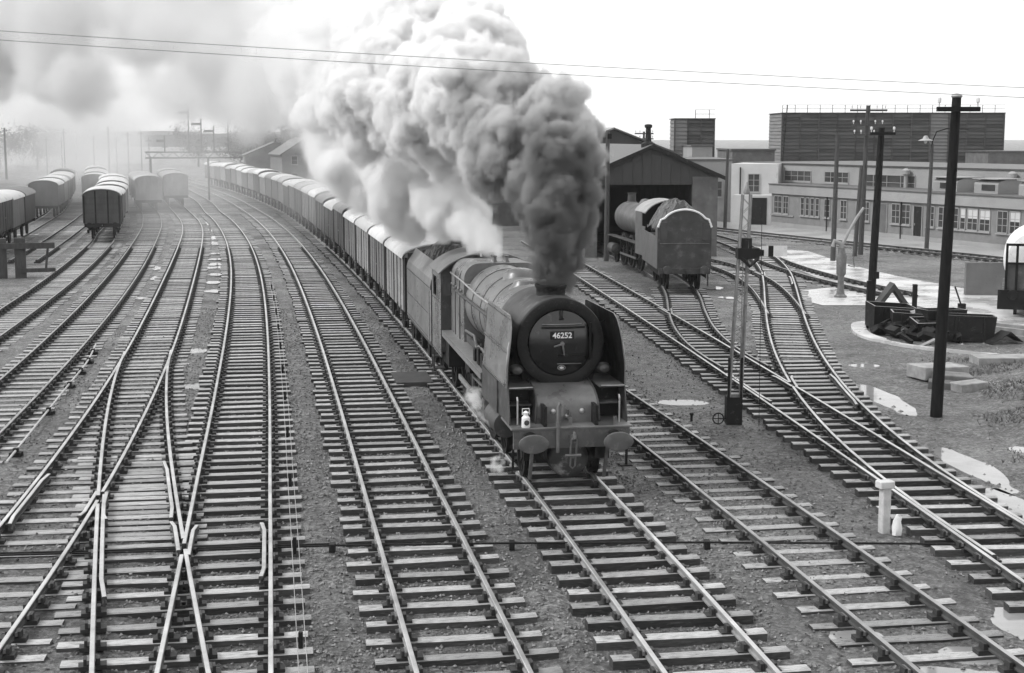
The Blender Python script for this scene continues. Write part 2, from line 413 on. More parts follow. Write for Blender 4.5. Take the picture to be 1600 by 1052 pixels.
def blob(cx, cy_, rx, ry, n=14, rot=0.0, j=0.25):
    out = []
    for i in range(n):
        a = 2 * math.pi * i / n
        k = 1 + rnd.uniform(-j, j)
        x, y = math.cos(a) * rx * k, math.sin(a) * ry * k
        out.append((cx + x * math.cos(rot) - y * math.sin(rot), cy_ + x * math.sin(rot) + y * math.cos(rot)))
    return out
for h in HOLLOWS:
    sheet('puddle', [(h[0] + 1.45 * (h[2] * math.cos(a) * math.cos(h[4]) - h[3] * math.sin(a) * math.sin(h[4])), h[1] + 1.45 * (h[2] * math.cos(a) * math.sin(h[4]) + h[3] * math.sin(a) * math.cos(h[4]))) for a in np.linspace(0, 2 * math.pi, 20, endpoint=False)], -.022, M_WATER, jag=0.0)
for x, y, a, b in [(-29.6, 139, .35, 2.5), (-25.93, 123.5, .35, 2.4), (-23.93, 114.9, .35, 2.2), (-21.96, 106, .35, 2.2), (-20.73, 100.2, .4, 1.8), (-18.82, 91.3, .38, .7), (-17.94, 87, .38, .7),
                   (-17.22, 83.5, .45, .9), (-16.79, 81.4, .6, .8), (-15.94, 77.2, .4, .8), (-15.16, 73, .38, .8), (-14.34, 68.7, .36, .7), (-11.05, 49.6, .26, .35), (-9.63, 42.3, .3, .3),
                   (-17.06, 65.7, .3, .5), (-18.7, 75.2, .25, 1.1), (-20.0, 81, .25, 1.2), (4.75, 39.7, .5, .28), (11.5, 46.3, .4, .35), (-24.9, 89.8, .5, 1.8), (-20.4, 60.1, .5, .5), (5.05, 20.6, .35, .3), (7.9, 20.9, .45, .7), (4.6, 17.6, .5, .4), (9.8, 70.5, .5, 1.0), (9.95, 65.8, .4, .5)]:
    if y > 55: sheet('puddle', blob(x, y, a, b, rot=0.2), 0.028, M_WATER, jag=0.01)

# ------------------------------------------------------------------ railway tracks (centre lines in metres)
RT = 0.25            # rail top above datum

class Track:
    def __init__(s, pts):
        P = catmull(pts, 14)
        d = np.concatenate([[0], np.cumsum(np.linalg.norm(np.diff(P, axis=0), axis=1))])
        s.L = d[-1]; s.P = P; s.d = d
        T = np.gradient(P, axis=0); s.T = T / np.linalg.norm(T, axis=1)[:, None]
    def at(s, t):
        x = np.interp(t, s.d, s.P[:, 0]); y = np.interp(t, s.d, s.P[:, 1])
        tx = np.interp(t, s.d, s.T[:, 0]); ty = np.interp(t, s.d, s.T[:, 1])
        l = np.hypot(tx, ty)
        return x, y, tx / l, ty / l
    def near(s, x, y):
        """signed lateral offset (right positive) and station of the closest point"""
        q = (s.P[:, 0] - x) ** 2 + (s.P[:, 1] - y) ** 2
        i = int(np.argmin(q))
        nx_, ny_ = s.T[i, 1], -s.T[i, 0]
        return (x - s.P[i, 0]) * nx_ + (y - s.P[i, 1]) * ny_, s.d[i], math.sqrt(q[i])
    def t_at_y(s, y): return float(np.interp(y, s.P[:, 1], s.d))

TK = {k: Track(v) for k, v in TR.items()}
RAILPROF = [(-.036, 0), (.036, 0), (.036, .028), (.011, .042), (.011, .09), (.036, .104), (.036, .136), (.027, .145), (-.027, .145), (-.036, .136), (-.036, .104), (-.011, .09), (-.011, .042), (-.036, .028)]

def rail(name, tr, off, t0, t1, mats, parent, dz=0.0, step=1.6, prof=RAILPROF, ends=(0, 0)):
    n = max(int((t1 - t0) / step), 2)
    mb = MB()
    k = len(prof)
    for i in range(n + 1):
        t = t0 + (t1 - t0) * i / n
        x, y, tx, ty = tr.at(t)
        o = off
        if i == 0: o += ends[0]
        if i == n: o += ends[1]
        for a, z in prof:
            mb.v.append((x + ty * (o + a), y - tx * (o + a), RT - .145 + z + dz))
    for i in range(n):
        for j in range(k):
            j2 = (j + 1) % k
            mb.f.append((i * k + j, i * k + j2, (i + 1) * k + j2, (i + 1) * k + j))
            mb.m.append(1 if j in (6, 7, 8) else 0)
    mb.f.append(tuple(range(k))); mb.m.append(0)
    mb.f.append(tuple(n * k + j for j in range(k))); mb.m.append(0)
    return mb.build(name, mats, parent)

def sleeper_mesh(i):
    r = random.Random(100 + i)
    mb = MB()
    xs = [-1.3 + r.uniform(-.04, .02), -.5, .4, 1.3 + r.uniform(-.02, .04)]
    b = 0
    for x in xs:
        w = .112 + r.uniform(-.012, .012); dz = r.uniform(-.006, .006); e = .018
        mb.v += [(x, -w, -.16), (x, w, -.16), (x, w, -e + dz), (x, w - e, dz), (x, -w + e, dz), (x, -w, -e + dz)]
    for k in range(3):
        for j in range(6):
            j2 = (j + 1) % 6
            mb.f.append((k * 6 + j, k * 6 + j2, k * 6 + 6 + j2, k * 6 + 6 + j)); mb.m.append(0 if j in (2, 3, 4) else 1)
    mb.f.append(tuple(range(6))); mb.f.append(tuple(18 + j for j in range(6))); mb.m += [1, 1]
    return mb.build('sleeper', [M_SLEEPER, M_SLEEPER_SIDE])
SLEEPERS = []
for i_ in range(6):
    o_ = sleeper_mesh(i_); SLEEPERS.append(o_.data); bpy.data.objects.remove(o_)

def add_chair(mb, x, y, tx, ty, side, ztop):
    """cast chair on a sleeper: base plate, two jaws and an oak key"""
    M = Matrix(((ty, tx, 0), (-tx, ty, 0), (0, 0, 1)))       # local x = right of track, y = along
    c = Vector((x, y, 0))
    h = RT - .145 - ztop
    mb.obox(c + M @ Vector((0, 0, ztop + h / 2)), (.19, .095, h / 2 + .004), M, 0)
    mb.obox(c + M @ Vector((-.075 * side, 0, ztop + h + .05)), (.03, .075, .05), M, 0)
    mb.obox(c + M @ Vector((.098 * side, 0, ztop + h + .045)), (.022, .08, .055), M, 0)
    mb.obox(c + M @ Vector((.056 * side, 0.01, ztop + h + .06)), (.018, .11, .03), M, 1)

def lay(name, key, label, t0y, t1y, ztop, shiny=1, branches=(), skip=(), light=False, slp_to=140, dz=0.0, rail_t1=None, spacing=.745, gaps=(), lat_ext=1.9, lat_skip=1.9, every=1.0, group='railway tracks of the yard'):
    tr = TK[key]
    ta = tr.t_at_y(t0y); tb = tr.t_at_y(t1y)
    root = thing('railway_track', (0, 0, 0), 0, label, 'railway track', group)
    mats = [M_RAILSIDE_L if light else M_RAILSIDE, M_RAILTOP if shiny else M_RAILTOP_DULL]
    for off in (-.752, .752):
        cuts = sorted(g for g in gaps if g[0] * off > 0)
        a = ta
        for _, g0, g1 in cuts:
            rail('rail', tr, off, a, tr.t_at_y(g0), mats, root, dz); a = tr.t_at_y(g1)
        rail('rail', tr, off, a, tb, mats, root, dz)
    ts = min(tb, tr.t_at_y(slp_to))
    t = ta + .2
    ch = MB()
    nn = 0
    while t < ts:
        x, y, tx, ty = tr.at(t)
        lo, hi = -1.3, 1.3
        ok = True
        for b in skip:
            l, st, dist = TK[b].near(x, y)
            if dist < lat_skip and 0.05 < st < TK[b].L - .05: ok = False
        for b in branches:
            bx = TK[b]
            # lateral offset of the branch in this track's frame
            q = (bx.P[:, 0] - x) * tx + (bx.P[:, 1] - y) * ty
            j = int(np.argmin(np.abs(q)))
            if abs(q[j]) < .5:
                lat = (bx.P[j, 0] - x) * ty - (bx.P[j, 1] - y) * tx
                if abs(lat) < lat_ext:
                    lo = min(lo, lat - 1.25); hi = max(hi, lat + 1.25)
        far = y > 100
        if ok:
            o = bpy.data.objects.new('sleeper', rnd.choice(SLEEPERS))
            COL.objects.link(o)
            o.parent = root
            c = (lo + hi) / 2 + rnd.uniform(-.05, .05)
            zt = ztop + rnd.uniform(-.022, .008)
            o.location = (x + ty * c, y - tx * c, zt)
            o.rotation_euler = (rnd.uniform(-.02, .02), rnd.uniform(-.004, .004), math.atan2(-tx, ty) + rnd.uniform(-.018, .018))
            o.scale = ((hi - lo) / 2.6, rnd.uniform(.92, 1.1), 1)
            nn += 1
        if y < 95:
            for off in (-.752, .752):
                add_chair(ch, x + ty * off, y - tx * off, tx, ty, 1 if off > 0 else -1, ztop - .004)
        t += spacing * rnd.uniform(.93, 1.07) * every
    if ch.v:
        tag(ch.build('rail_chairs', [M_IRON, M_KEY], root, fix=False), kind='stuff')
    return root

def crossing(ka, oa, kb, ob):
    """where rail oa of track ka crosses rail ob of track kb (y of the crossing)"""
    A, B = TK[ka], TK[kb]
    ta = np.linspace(0, A.L, 4000); xa, ya, tx, ty = A.at(ta); pa = np.stack([xa + ty * oa, ya - tx * oa], 1)
    tb = np.linspace(0, B.L, 4000); xb, yb, tx, ty = B.at(tb); pb = np.stack([xb + ty * ob, yb - tx * ob], 1)
    best = (9, 0)
    lat = np.interp(pa[:, 1], pb[:, 1], pb[:, 0]) - pa[:, 0]
    ok = (pa[:, 1] > pb[0, 1] + .2) & (pa[:, 1] < pb[-1, 1] - .2)
    sg_ = np.where(ok[:-1] & ok[1:] & (lat[:-1] * lat[1:] <= 0))[0]
    i = sg_[0] if len(sg_) else int(np.argmin(np.where(ok, np.abs(lat), 9)))
    return float(pa[i, 1]), float(A.d[-1] * i / 4000)
CR = {}
GAPS = {k: [] for k in TR}
for nm, ka, oa, kb, ob, far in (('c1', 'T3', -.752, 'T4b', .752, 1), ('c2', 'T4', .752, 'T4b', -.752, -1), ('c3', 'T9', .752, 'T10', -.752, 1), ('c4', 'T9', .752, 'T11', -.752, 1), ('c5', 'T12', .752, 'T10', -.752, 1)):
    y_, _ = crossing(ka, oa, kb, ob)
    CR[nm] = (ka, oa, kb, ob, far, y_)
    g_ = (y_ - .55, y_ + .12) if far > 0 else (y_ - .12, y_ + .55)
    GAPS[ka].append((oa, *g_)); GAPS[kb].append((ob, *g_))
lay('t', 'T1', 'main running track of clean proud sleepers carrying the express goods engine', 12, 400, .10, light=True)
lay('t', 'T2', 'bright-railed empty running track just left of the steam locomotive', 12, 400, .075, light=True)
t3 = lay('t', 'T3', 'straight track with crossing V left of the bright empty track', 12, 400, .07, gaps=GAPS['T3'], branches=('T4b',), lat_ext=2.3)
t4 = lay('t', 'T4', 'track curving off the lower left corner with a turnout at mid picture', 12, 350, .05, gaps=GAPS['T4'], branches=('T4b',), lat_ext=1.9)
t4b = lay('t', 'T4b', 'short crossover track linking the two left running tracks', 12, 47.8, .055, gaps=GAPS['T4b'], skip=('T4', 'T3'), dz=.002, lat_skip=2.1)
lay('t', 'T5', 'dull siding between the turnout track and the standing van line', 14, 310, .045, shiny=0)
lay('t', 'T6', 'half-buried siding on which the dark vans stand at left', 22, 240, .035, shiny=0)
lay('t', 'T7', 'siding ending at the timber buffer stop by the left edge', 84, 220, .035, shiny=0, slp_to=120)
lay('t', 'T8', 'outermost left siding under the row of light-roofed vans', 62, 220, .035, shiny=0, slp_to=110)
lay('t', 'T0', 'track running close along the right side of the steam locomotive', 12, 100, .045, shiny=0, slp_to=48)
t9 = lay('t', 'T9', 'shed approach track running from behind the smoke to the right edge', 12, 100, .09, gaps=GAPS['T9'], branches=('T10', 'T11'), lat_ext=2.6, slp_to=82)
t10 = lay('t', 'T10', 'curving yard track joining the shed approach by the long puddle', 24, 109, .06, gaps=GAPS['T10'], skip=('T9',), branches=('T12',), dz=.002, lat_skip=2.7, lat_ext=1.9, slp_to=106)
t11 = lay('t', 'T11', 'track leading under the stored tender into the engine shed', 44.5, 106, .06, gaps=GAPS['T11'], shiny=0, skip=('T9',), dz=.003, lat_skip=2.7, slp_to=70)
t12 = lay('t', 'T12', 'curve from the shed side bay joining the yard track', 58, 95, .06, gaps=GAPS['T12'], shiny=0, skip=('T10',), dz=.004, lat_skip=2.0, slp_to=86)
lay('t', 'T13', 'dull track sinking into the wet paving by the water crane', 66, 86, .04, shiny=0, skip=('T10',), dz=.003, slp_to=84)
lay('t', 'T15', 'far track along the road in front of the low building', 66, 122, .05, shiny=0, slp_to=115)

# check rails and wing rails at the crossings
WINGP = {'T3': t3, 'T4': t4, 'T4b': t4b, 'T9': t9, 'T10': t10, 'T11': t11, 'T12': t12}
for nm, (ka, oa, kb, ob, far, y_) in CR.items():
    for k1, o1 in ((ka, oa), (kb, ob)):          # wing rails beside the V, bent out from the closure rails
        tr = TK[k1]; sgn = 1 if o1 > 0 else -1
        ys = (y_ - .6, y_ - .35, y_ + .6, y_ + 1.3) if far > 0 else (y_ - 1.3, y_ - .6, y_ + .35, y_ + .6)
        a, b = tr.t_at_y(ys[0]), tr.t_at_y(ys[3])
        rail('wing_rail', tr, o1 - sgn * .115, a, b, [M_RAILSIDE, M_RAILTOP], WINGP[k1], .005, step=(b - a) / 6, ends=((0, -sgn * .05) if far > 0 else (-sgn * .05, 0)))
def check(key, off, y0, y1, parent, flare=.05, shiny=True):
    tr = TK[key]; a, b = tr.t_at_y(y0), tr.t_at_y(y1)
    s = -1 if off > 0 else 1
    rail('check_rail', tr, off, a, b, [M_RAILSIDE, M_RAILTOP], parent, .004, step=(b - a) / 7, ends=(s * flare, s * flare))
check('T3', .752 - .11, 22.6, 25.9, t3)
check('T4b', .752 - .11, 26.2, 31.0, t4b)
check('T4', -.752 + .11, 26.0, 30.0, t4)
check('T4b', -.752 + .11, 21.8, 28.5, t4b)
check('T10', .752 - .11, 38.0, 43.0, t10)
check('T9', -.752 + .11, 38.5, 43.0, t9)
check('T10', .752 - .11, 70.0, 74.0, t10)

# ballast stones near the camera (uncountable)
def stones(n, ymax=46):
    oct_v = np.array([(1, 0, 0), (-1, 0, 0), (0, 1, 0), (0, -1, 0), (0, 0, 1), (0, 0, -1)], float)
    oct_f = np.array([(0, 2, 4), (2, 1, 4), (1, 3, 4), (3, 0, 4), (2, 0, 5), (1, 2, 5), (3, 1, 5), (0, 3, 5)])
    u = rng.random(n) ** 1.7
    y = 15 + u * (ymax - 15)
    x = rng.uniform(-15, 10.6, n)
    # clusters: more stones near the running tracks
    dens = hash_noise(x, y, 0.9, 9) * .7 + hash_noise(x, y, .25, 10) * .5
    band = np.zeros(n)
    for k_, w_ in (('T1', 1.), ('T2', 1.), ('T3', .9), ('T4', .4), ('T0', .35), ('T9', .35)):
        xc = np.interp(y, TK[k_].P[:, 1], TK[k_].P[:, 0])
        band = np.maximum(band, w_ * np.clip(1.35 - np.abs(x - xc) / 2.0, 0, 1))
    keep = rng.random(n) < np.clip(dens * (band + .06), 0, 1)
    x, y = x[keep], y[keep]
    n = len(x)
    z = ground_z(x, y)
    r = rng.uniform(.014, .042, n)
    V = oct_v[None] * (r[:, None, None] * rng.uniform(.6, 1.25, (n, 6, 1))) + rng.normal(size=(n, 6, 3)) * r[:, None, None] * .18
    V[:, :, 0] += x[:, None]; V[:, :, 1] += y[:, None]; V[:, :, 2] = V[:, :, 2] * .8 + (z + r * .35)[:, None]
    F = (oct_f[None] + (np.arange(n) * 6)[:, None, None]).reshape(-1, 3)
    me = bpy.data.meshes.new('ballast_stones')
    me.from_pydata(V.reshape(-1, 3).tolist(), [], F.tolist())
    me.materials.append(M_STONE)
    o = bpy.data.objects.new('ballast_stones', me); COL.objects.link(o)
    tag(o, 'loose grey ballast stones strewn between and beside the running tracks', 'ballast', kind='stuff')
stones(190000, 62)

# rods, wires and point gear on the ground
def zz(x, y): return float(ground_z(np.array([x]), np.array([y]))[0])
o = MB()
pts = [(-14, 24.2), (-9, 24.3), (-5.6, 24.6), (-3.2, 24.9), (0, 25.05), (3.5, 25.1), (8, 25.0)]
o.tube([(x, y, .13) for x, y in pts], .021, 6)
o.tube([(x, y + .14, .125) for x, y in pts[:4]], .016, 6)
for x, y in pts[1:-1]: o.box(x - .05, x + .05, y - .09, y + .09, .02, .17)
tag(o.build('point_rod', M_BLACKDULL, smooth=True), 'long dark point rod crossing beneath the rails near the bottom', 'point rod')
o = MB()
rp = catmull([(-14.6, 50), (-13.74, 46), (-12.9, 41), (-11.3, 31.5)], 8)
o.tube([(x, y, .14) for x, y in rp], .028, 6)
tag(o.build('point_rod', mat('worn_rod', .5, .45, .2, 4), smooth=True), 'pale signal rod on low stools left of the turnout', 'point rod')
for k_ in range(6):
    x, y, *_ = rp[3 + k_ * 4]
    q = MB().box(x - .13, x + .13, y - .12, y + .12, 0, .1).box(x - .05, x + .05, y - .06, y + .06, .1, .2).build('rod_stool', M_BLACKDULL)
    tag(q, 'small dark stool under the pale signal rod, %s from its far end' % ['first', 'second', 'third', 'fourth', 'fifth', 'sixth'][k_], 'stool', 'rod stools left of the turnout')
wr = thing('signal_wires', (0, 0, 0), 0, 'pair of thin signal wires on stakes right of the straight track', 'signal wire')
for dx in (0, .12):
    w = MB()
    xy = [(TK['T3'].at(t)) for t in np.linspace(2, 60, 25)]
    w.tube([(x + ty * (1.12 + dx), y - tx * (1.12 + dx), .22) for x, y, tx, ty in xy], .0065, 4)
    w.build('wire', M_STEEL, wr)
for t in np.linspace(3, 58, 12):
    x, y, tx, ty = TK['T3'].at(t)
    MB().box(x + 1.16, x + 1.22, y - .03, y + .03, 0, .3).build('stake', M_BLACKDULL, wr)
q = MB().box(-.55, .55, -1.0, 1.0, 0, .12).build('timber_platform', mat('old_timber_lid', .055, .7, .3, 4)); q.location = (-3.05, 43.2, 0); q.rotation_euler = (0, 0, .17)
tag(q, 'flat dark timber platform between the bright track and the engine', 'timber platform')

# ------------------------------------------------------------------ the express locomotive (local: x right, y to the rear, z above rail top)
def text_mesh(txt, size, name, m, parent, loc, rx=math.pi / 2, extrude=.004, align='CENTER'):
    c = bpy.data.curves.new(name, 'FONT'); c.body = txt; c.size = size; c.extrude = extrude; c.align_x = align; c.align_y = 'CENTER'
    c.offset = size * .018
    t = bpy.data.objects.new(name, c); COL.objects.link(t)
    dg = bpy.context.evaluated_depsgraph_get()
    me = bpy.data.meshes.new_from_object(t.evaluated_get(dg))
    bpy.data.objects.remove(t); bpy.data.curves.remove(c)
    me.materials.clear(); me.materials.append(m)
    o = bpy.data.objects.new(name, me); COL.objects.link(o)
    o.parent = parent; o.location = loc; o.rotation_euler = (rx, 0, 0)
    return o

def wheel(parent, x, y, r, spokes, side, m=None, crank=False, name='wheel'):
    m = m or M_BLACKDULL
    w = MB()
    t = .07
    w.lathe([(r * .86, -t), (r + .03, -t), (r + .03, -t + .03), (r, -t + .04), (r, t), (r * .86, t), (r * .86, -t)], (0, 0, 0), 'X', 28, cap=False)
    w.lathe([(.02, -t * .9), (r * .2 + .03, -t * .9), (r * .2 + .03, t * 1.3), (.02, t * 1.3)], (0, 0, 0), 'X', 14)
    for k in range(spokes):
        a = 2 * math.pi * k / spokes
        d = Vector((0, math.cos(a), math.sin(a)))
        w.bar(d * r * .15, d * r * .88, .05, .05)
    o = w.build(name, m, parent, smooth=True)
    o.location = (x, y, r)
    if side > 0: o.rotation_euler = (0, 0, math.pi)
    return o

def buffers(parent, y, z=1.05, sgn=1, rx=.2, rz=.2, L=.46, m=None, hm=None, xs=(-.865, .865)):
    for x in xs:
        b = MB()
        b.lathe([(.17, L), (.165, L - .05), (.12, L - .06), (.10, .16), (.075, .15), (.07, .045)], (0, 0, 0), 'Y', 16)
        h = MB().lathe([(.001, -.006), (.5, -.004), (.93, .008), (1, .025), (1, .045), (.3, .06)], (0, 0, 0), 'Y', 28, sx=rx, sz=rz, cap=False)
        o = b.build('buffer', m or M_BLACKDULL, parent, smooth=True)
        o.location = (x, y, z)
        if sgn < 0: o.rotation_euler = (0, 0, math.pi)
        h.build('buffer_head', hm or M_PAINT_D, o, smooth=True)

LOCO_XY, LOCO_RZ = (1.29, 28.1), math.atan(.169)
loco = thing('steam_locomotive', (LOCO_XY[0], LOCO_XY[1], RT), LOCO_RZ, 'large steam express locomotive with smoke deflectors and front number plate 46252', 'locomotive')
# --- front end
M_BEAM = mat('buffer_beam_paint', .085, .5, .35, 3.0, rvar=.1, wear=.3, wearcol=.16, wscale=5)
MB().box(-1.2, 1.2, .46, .54, .86, 1.25).build('buffer_beam', M_BEAM, loco, bevel=.008)
r_ = MB()
for x in np.linspace(-1.12, 1.12, 22):
    for z in (.9, 1.2):
        r_.lathe([(.016, .458), (.012, .45), (.002, .447)], (x, 0, z), 'Y', 6, cap=False)
r_.build('beam_rivets', M_BEAM, loco)
buffers(loco, 0.0, 1.05, 1, .305, .195, m=M_BLACKDULL, hm=M_BEAM)
MB().box(-1.25, 1.25, .44, 1.75, 1.25, 1.29).build('front_platform', mat('footplate', .12, .45, .35, 3, rvar=.12, wear=.3, wearcol=.05), loco, bevel=.006)
h_ = MB()
h_.box(-.06, .06, .34, .46, .98, 1.14)
h_.tube([(0, .44, 1.06), (0, .28, 1.06), (0, .2, 1.12), (0, .2, 1.2), (0, .27, 1.22)], [.045, .045, .04, .035, .02], 8)
h_.build('coupling_hook', M_DIRTYSTEEL, loco, smooth=True)
h_ = MB()
h_.tube([(-.05, .24, 1.08), (-.06, .3, .9), (-.06, .34, .74), (0, .35, .68), (.06, .34, .74), (.06, .3, .9), (.05, .24, 1.08)], .02, 6)
h_.tube([(-.16, .34, .73), (.16, .34, .73)], .03, 8)
h_.tube([(-.05, .34, .7), (-.05, .4, .5), (0, .4, .45), (.05, .4, .5), (.05, .34, .7)], .018, 6)
h_.build('screw_coupling', M_DIRTYSTEEL, loco, smooth=True)
MB().tube([(-.3, .44, .78), (-.3, .40, .95), (-.3, .38, 1.5), (-.3, .38, 1.72), (-.27, .36, 1.80), (-.22, .36, 1.76), (-.22, .37, 1.55)], .034, 8).tube([(-.3, .38, 1.3), (-.3, .38, 1.42)], .05, 8).build('vacuum_pipe', mat('pipe_grey', .15, .5, .3, 5), loco, smooth=True)
# lamp irons
for x in (-.93, .93, 0):
    MB().box(x - .035, x + .035, .62, .65, 1.29, 1.45).build('lamp_bracket', M_DIRTYSTEEL, loco)
# apron over the inside cylinders
ap = [(.92, 1.29), (.92, 1.62), (.95, 1.70), (1.05, 1.79), (1.25, 1.90), (1.6, 2.0), (1.9, 2.03)]
a_ = MB(); k_ = len(ap)
for s_ in (-1, 1):
    for i, (y, z) in enumerate(ap): a_.v.append((s_ * (.66 - .05 * (z - 1.29)), y, z))
a_.f += [(i, i + 1, k_ + i + 1, k_ + i) for i in range(k_ - 1)]; a_.m += [0] * (k_ - 1)
a_.f += [tuple(range(k_)) + (len(a_.v),), tuple(range(k_, 2 * k_)) + (len(a_.v) + 1,)]; a_.m += [0, 0]
a_.v += [(-.66, 1.9, 1.29), (.66, 1.9, 1.29)]
apron = a_.build('cylinder_cover', mat('apron_paint', .13, .36, .3, 2.5, rvar=.1, wear=.25, wearcol=.06, wscale=4), loco, smooth=True)
for x in (-.3, .3):
    MB().lathe([(.055, 0), (.05, -.03), (.02, -.045), (.002, -.046)], (x, .92, 1.53), 'Y', 12, cap=False).build('cover_plug', M_STEEL, apron, smooth=True)
MB().lathe([(.07, 0), (.06, -.05), (.03, -.08), (.002, -.082)], (0, .92, 1.42), 'Y', 10, cap=False).tube([(0, .88, 1.42), (0, .84, 1.58)], .022, 6).build('cover_valve', M_DIRTYSTEEL, apron, smooth=True)
for s_ in (-1, 1):   # flanged edges of the cover
    MB().tube([(s_ * (.665 - .05 * (z - 1.29)), y - .01, z + .005) for y, z in ap], .022, 6).build('cover_edge', M_PAINT_D, apron, smooth=True)
# side recesses, steps and upright plates below the deflectors
for s_ in (-1, 1):
    x0, x1 = sorted((s_ * .69, s_ * 1.22))
    MB().box(x0, x1, 1.55, 1.6, 1.29, 1.99).build('recess_back', M_BLACKDULL, loco)
    MB().box(x0, x1, .98, 2.6, 1.99, 2.02).build('step_plate', M_PAINT_D, loco)
    MB().box(x0 + .02, x1 - .02, 1.15, 1.55, 1.62, 1.65).build('middle_step', M_PAINT_D, loco)
    MB().prism([(.80, 1.29), (.80, 1.45), (.98, 1.99), (4.6, 1.99), (4.6, 1.29)], s_ * 1.22 - .012, s_ * 1.22 + .012).build('side_plate', M_PAINT_D, loco)
    MB().tube([(s_ * .72, .98, 2.03), (s_ * 1.0, .95, 2.03), (s_ * 1.2, .95, 2.03)], .012, 6).build('edge_rail', M_STEEL, loco)
    MB().tube([(s_ * 1.06, .8, 1.3), (s_ * 1.06, .79, 1.8), (s_ * 1.06, .84, 1.86)], .018, 6).build('front_handrail', M_STEEL, loco)
# --- smokebox
ZC = 2.84
MB().lathe([(.90, 1.72), (.935, 1.78), (.935, 4.2)], (0, 0, ZC), 'Y', 48, cap=False).build('smokebox', M_PAINT_D, loco, smooth=True)
sb = MB().lathe([(.695, 1.70), (.70, 1.655), (.72, 1.645), (.895, 1.635), (.92, 1.645), (.935, 1.68), (.937, 1.76)], (0, 0, ZC), 'Y', 56, cap=False).build('smokebox_ring', M_RING, loco, smooth=True)
rv = MB()
for k_ in range(44):
    a = 2 * math.pi * k_ / 44
    rv.lathe([(.013, 1.640), (.011, 1.626), (.002, 1.622)], (.855 * math.cos(a), 0, ZC + .855 * math.sin(a)), 'Y', 6, cap=False)
rv.build('ring_rivets', M_RING, sb)
door = MB().lathe([(.002, 1.505), (.12, 1.51), (.3, 1.53), (.48, 1.57), (.6, 1.61), (.675, 1.645), (.69, 1.69)], (0, 0, ZC), 'Y', 56, cap=False).build('smokebox_door', M_DOOR, loco, smooth=True)
def dy(x, z):      # front surface of the dished door
    r = math.hypot(x, z - ZC)
    return float(np.interp(r, [0, .12, .3, .48, .6, .68], [1.505, 1.51, 1.53, 1.57, 1.61, 1.645]))
for z, l in ((ZC + .33, .5), (ZC - .25, .52)):
    MB().tube([(x, dy(x, z) - .015, z) for x in np.linspace(-.1 if z < ZC else -.42, l, 12)], .022, 6).build('hinge_strap', M_BLACK, door, smooth=True)
MB().tube([(.62, 1.6, ZC - .36), (.62, 1.58, ZC + .42)], .03, 8).build('hinge_pin', M_BLACK, door, smooth=True)
MB().tube([(0, 1.53, ZC), (0, 1.45, ZC)], .045, 10).tube([(0, 1.46, ZC), (.04, 1.45, ZC - .24)], [.022, .015], 6).tube([(0, 1.44, ZC), (-.18, 1.44, ZC - .05)], [.022, .015], 6).build('locking_handle', M_DIRTYSTEEL, door, smooth=True)
MB().tube([(x, dy(x, ZC - .42) - .05, ZC - .42 - .06 * (x * x)) for x in np.linspace(-.1, .42, 8)], .012, 6).build('door_handrail', M_DIRTYSTEEL, door, smooth=True)
MB().tube([(x, dy(x, ZC + .40) - .05, ZC + .40) for x in np.linspace(-.42, .42, 10)], .014, 6).build('door_handrail', M_DIRTYSTEEL, door, smooth=True)
MB().box(-.03, .03, 1.56, 1.62, ZC + .5, ZC + .68).box(-.05, .05, 1.54, 1.6, ZC + .5, ZC + .53).build('lamp_bracket', M_BLACK, door)
npl = MB().box(-.25, .25, 1.475, 1.505, ZC + .09, ZC + .26).build('number_plate', M_BLACK, door, bevel=.006)
M_NUM = mat('white_numerals', .8, .5, .06, 4)
text_mesh('46252', .165, 'numerals', M_NUM, npl, (0, 1.473, ZC + .172))
pl = MB().lathe([(.001, 1.548), (1, 1.548), (1, 1.59)], (0, 0, ZC - .51), 'Y', 20, sx=.085, sz=.055, cap=False).build('shed_plate', mat('plate_rim', .3, .5, .3, 8), door, smooth=True)
pin = MB().lathe([(.001, 1.545), (1, 1.545), (1, 1.58)], (0, 0, ZC - .51), 'Y', 20, sx=.072, sz=.042, cap=False).build('plate_field', M_BLACK, pl)
q_ = MB()
for i in range(6):
    a = i * math.pi / 3
    pass
q_.box(-.04, -.018, 1.538, 1.544, ZC - .53, ZC - .49).box(-.012, .012, 1.538, 1.544, ZC - .535, ZC - .485).box(.018, .04, 1.538, 1.544, ZC - .53, ZC - .49)
q_.build('plate_characters', M_NUM, pl)
for s_ in (-1, 1):   # steam-pipe bulges either side of the saddle
    MB().lathe([(.001, -.2), (.6, -.17), (1, 0), (.6, .17), (.001, .2)], (s_ * .93, 1.75, 2.28), 'Y', 16, sx=.17, sz=.12, cap=False).build('steam_pipe_cover', mat('pipe_cover', .07, .4, .3, 4), loco, smooth=True)
sad = [(-.7, 1.3)] + [(-.75 + .05 * i, 2.0) for i in range(1)] + arc(0, ZC, .93, .93, 205, 335, 12) + [(.75, 2.0), (.7, 1.3)]
MB().prism(sad, 1.9, 3.6, 'Y').build('saddle', M_BLACKDULL, loco)
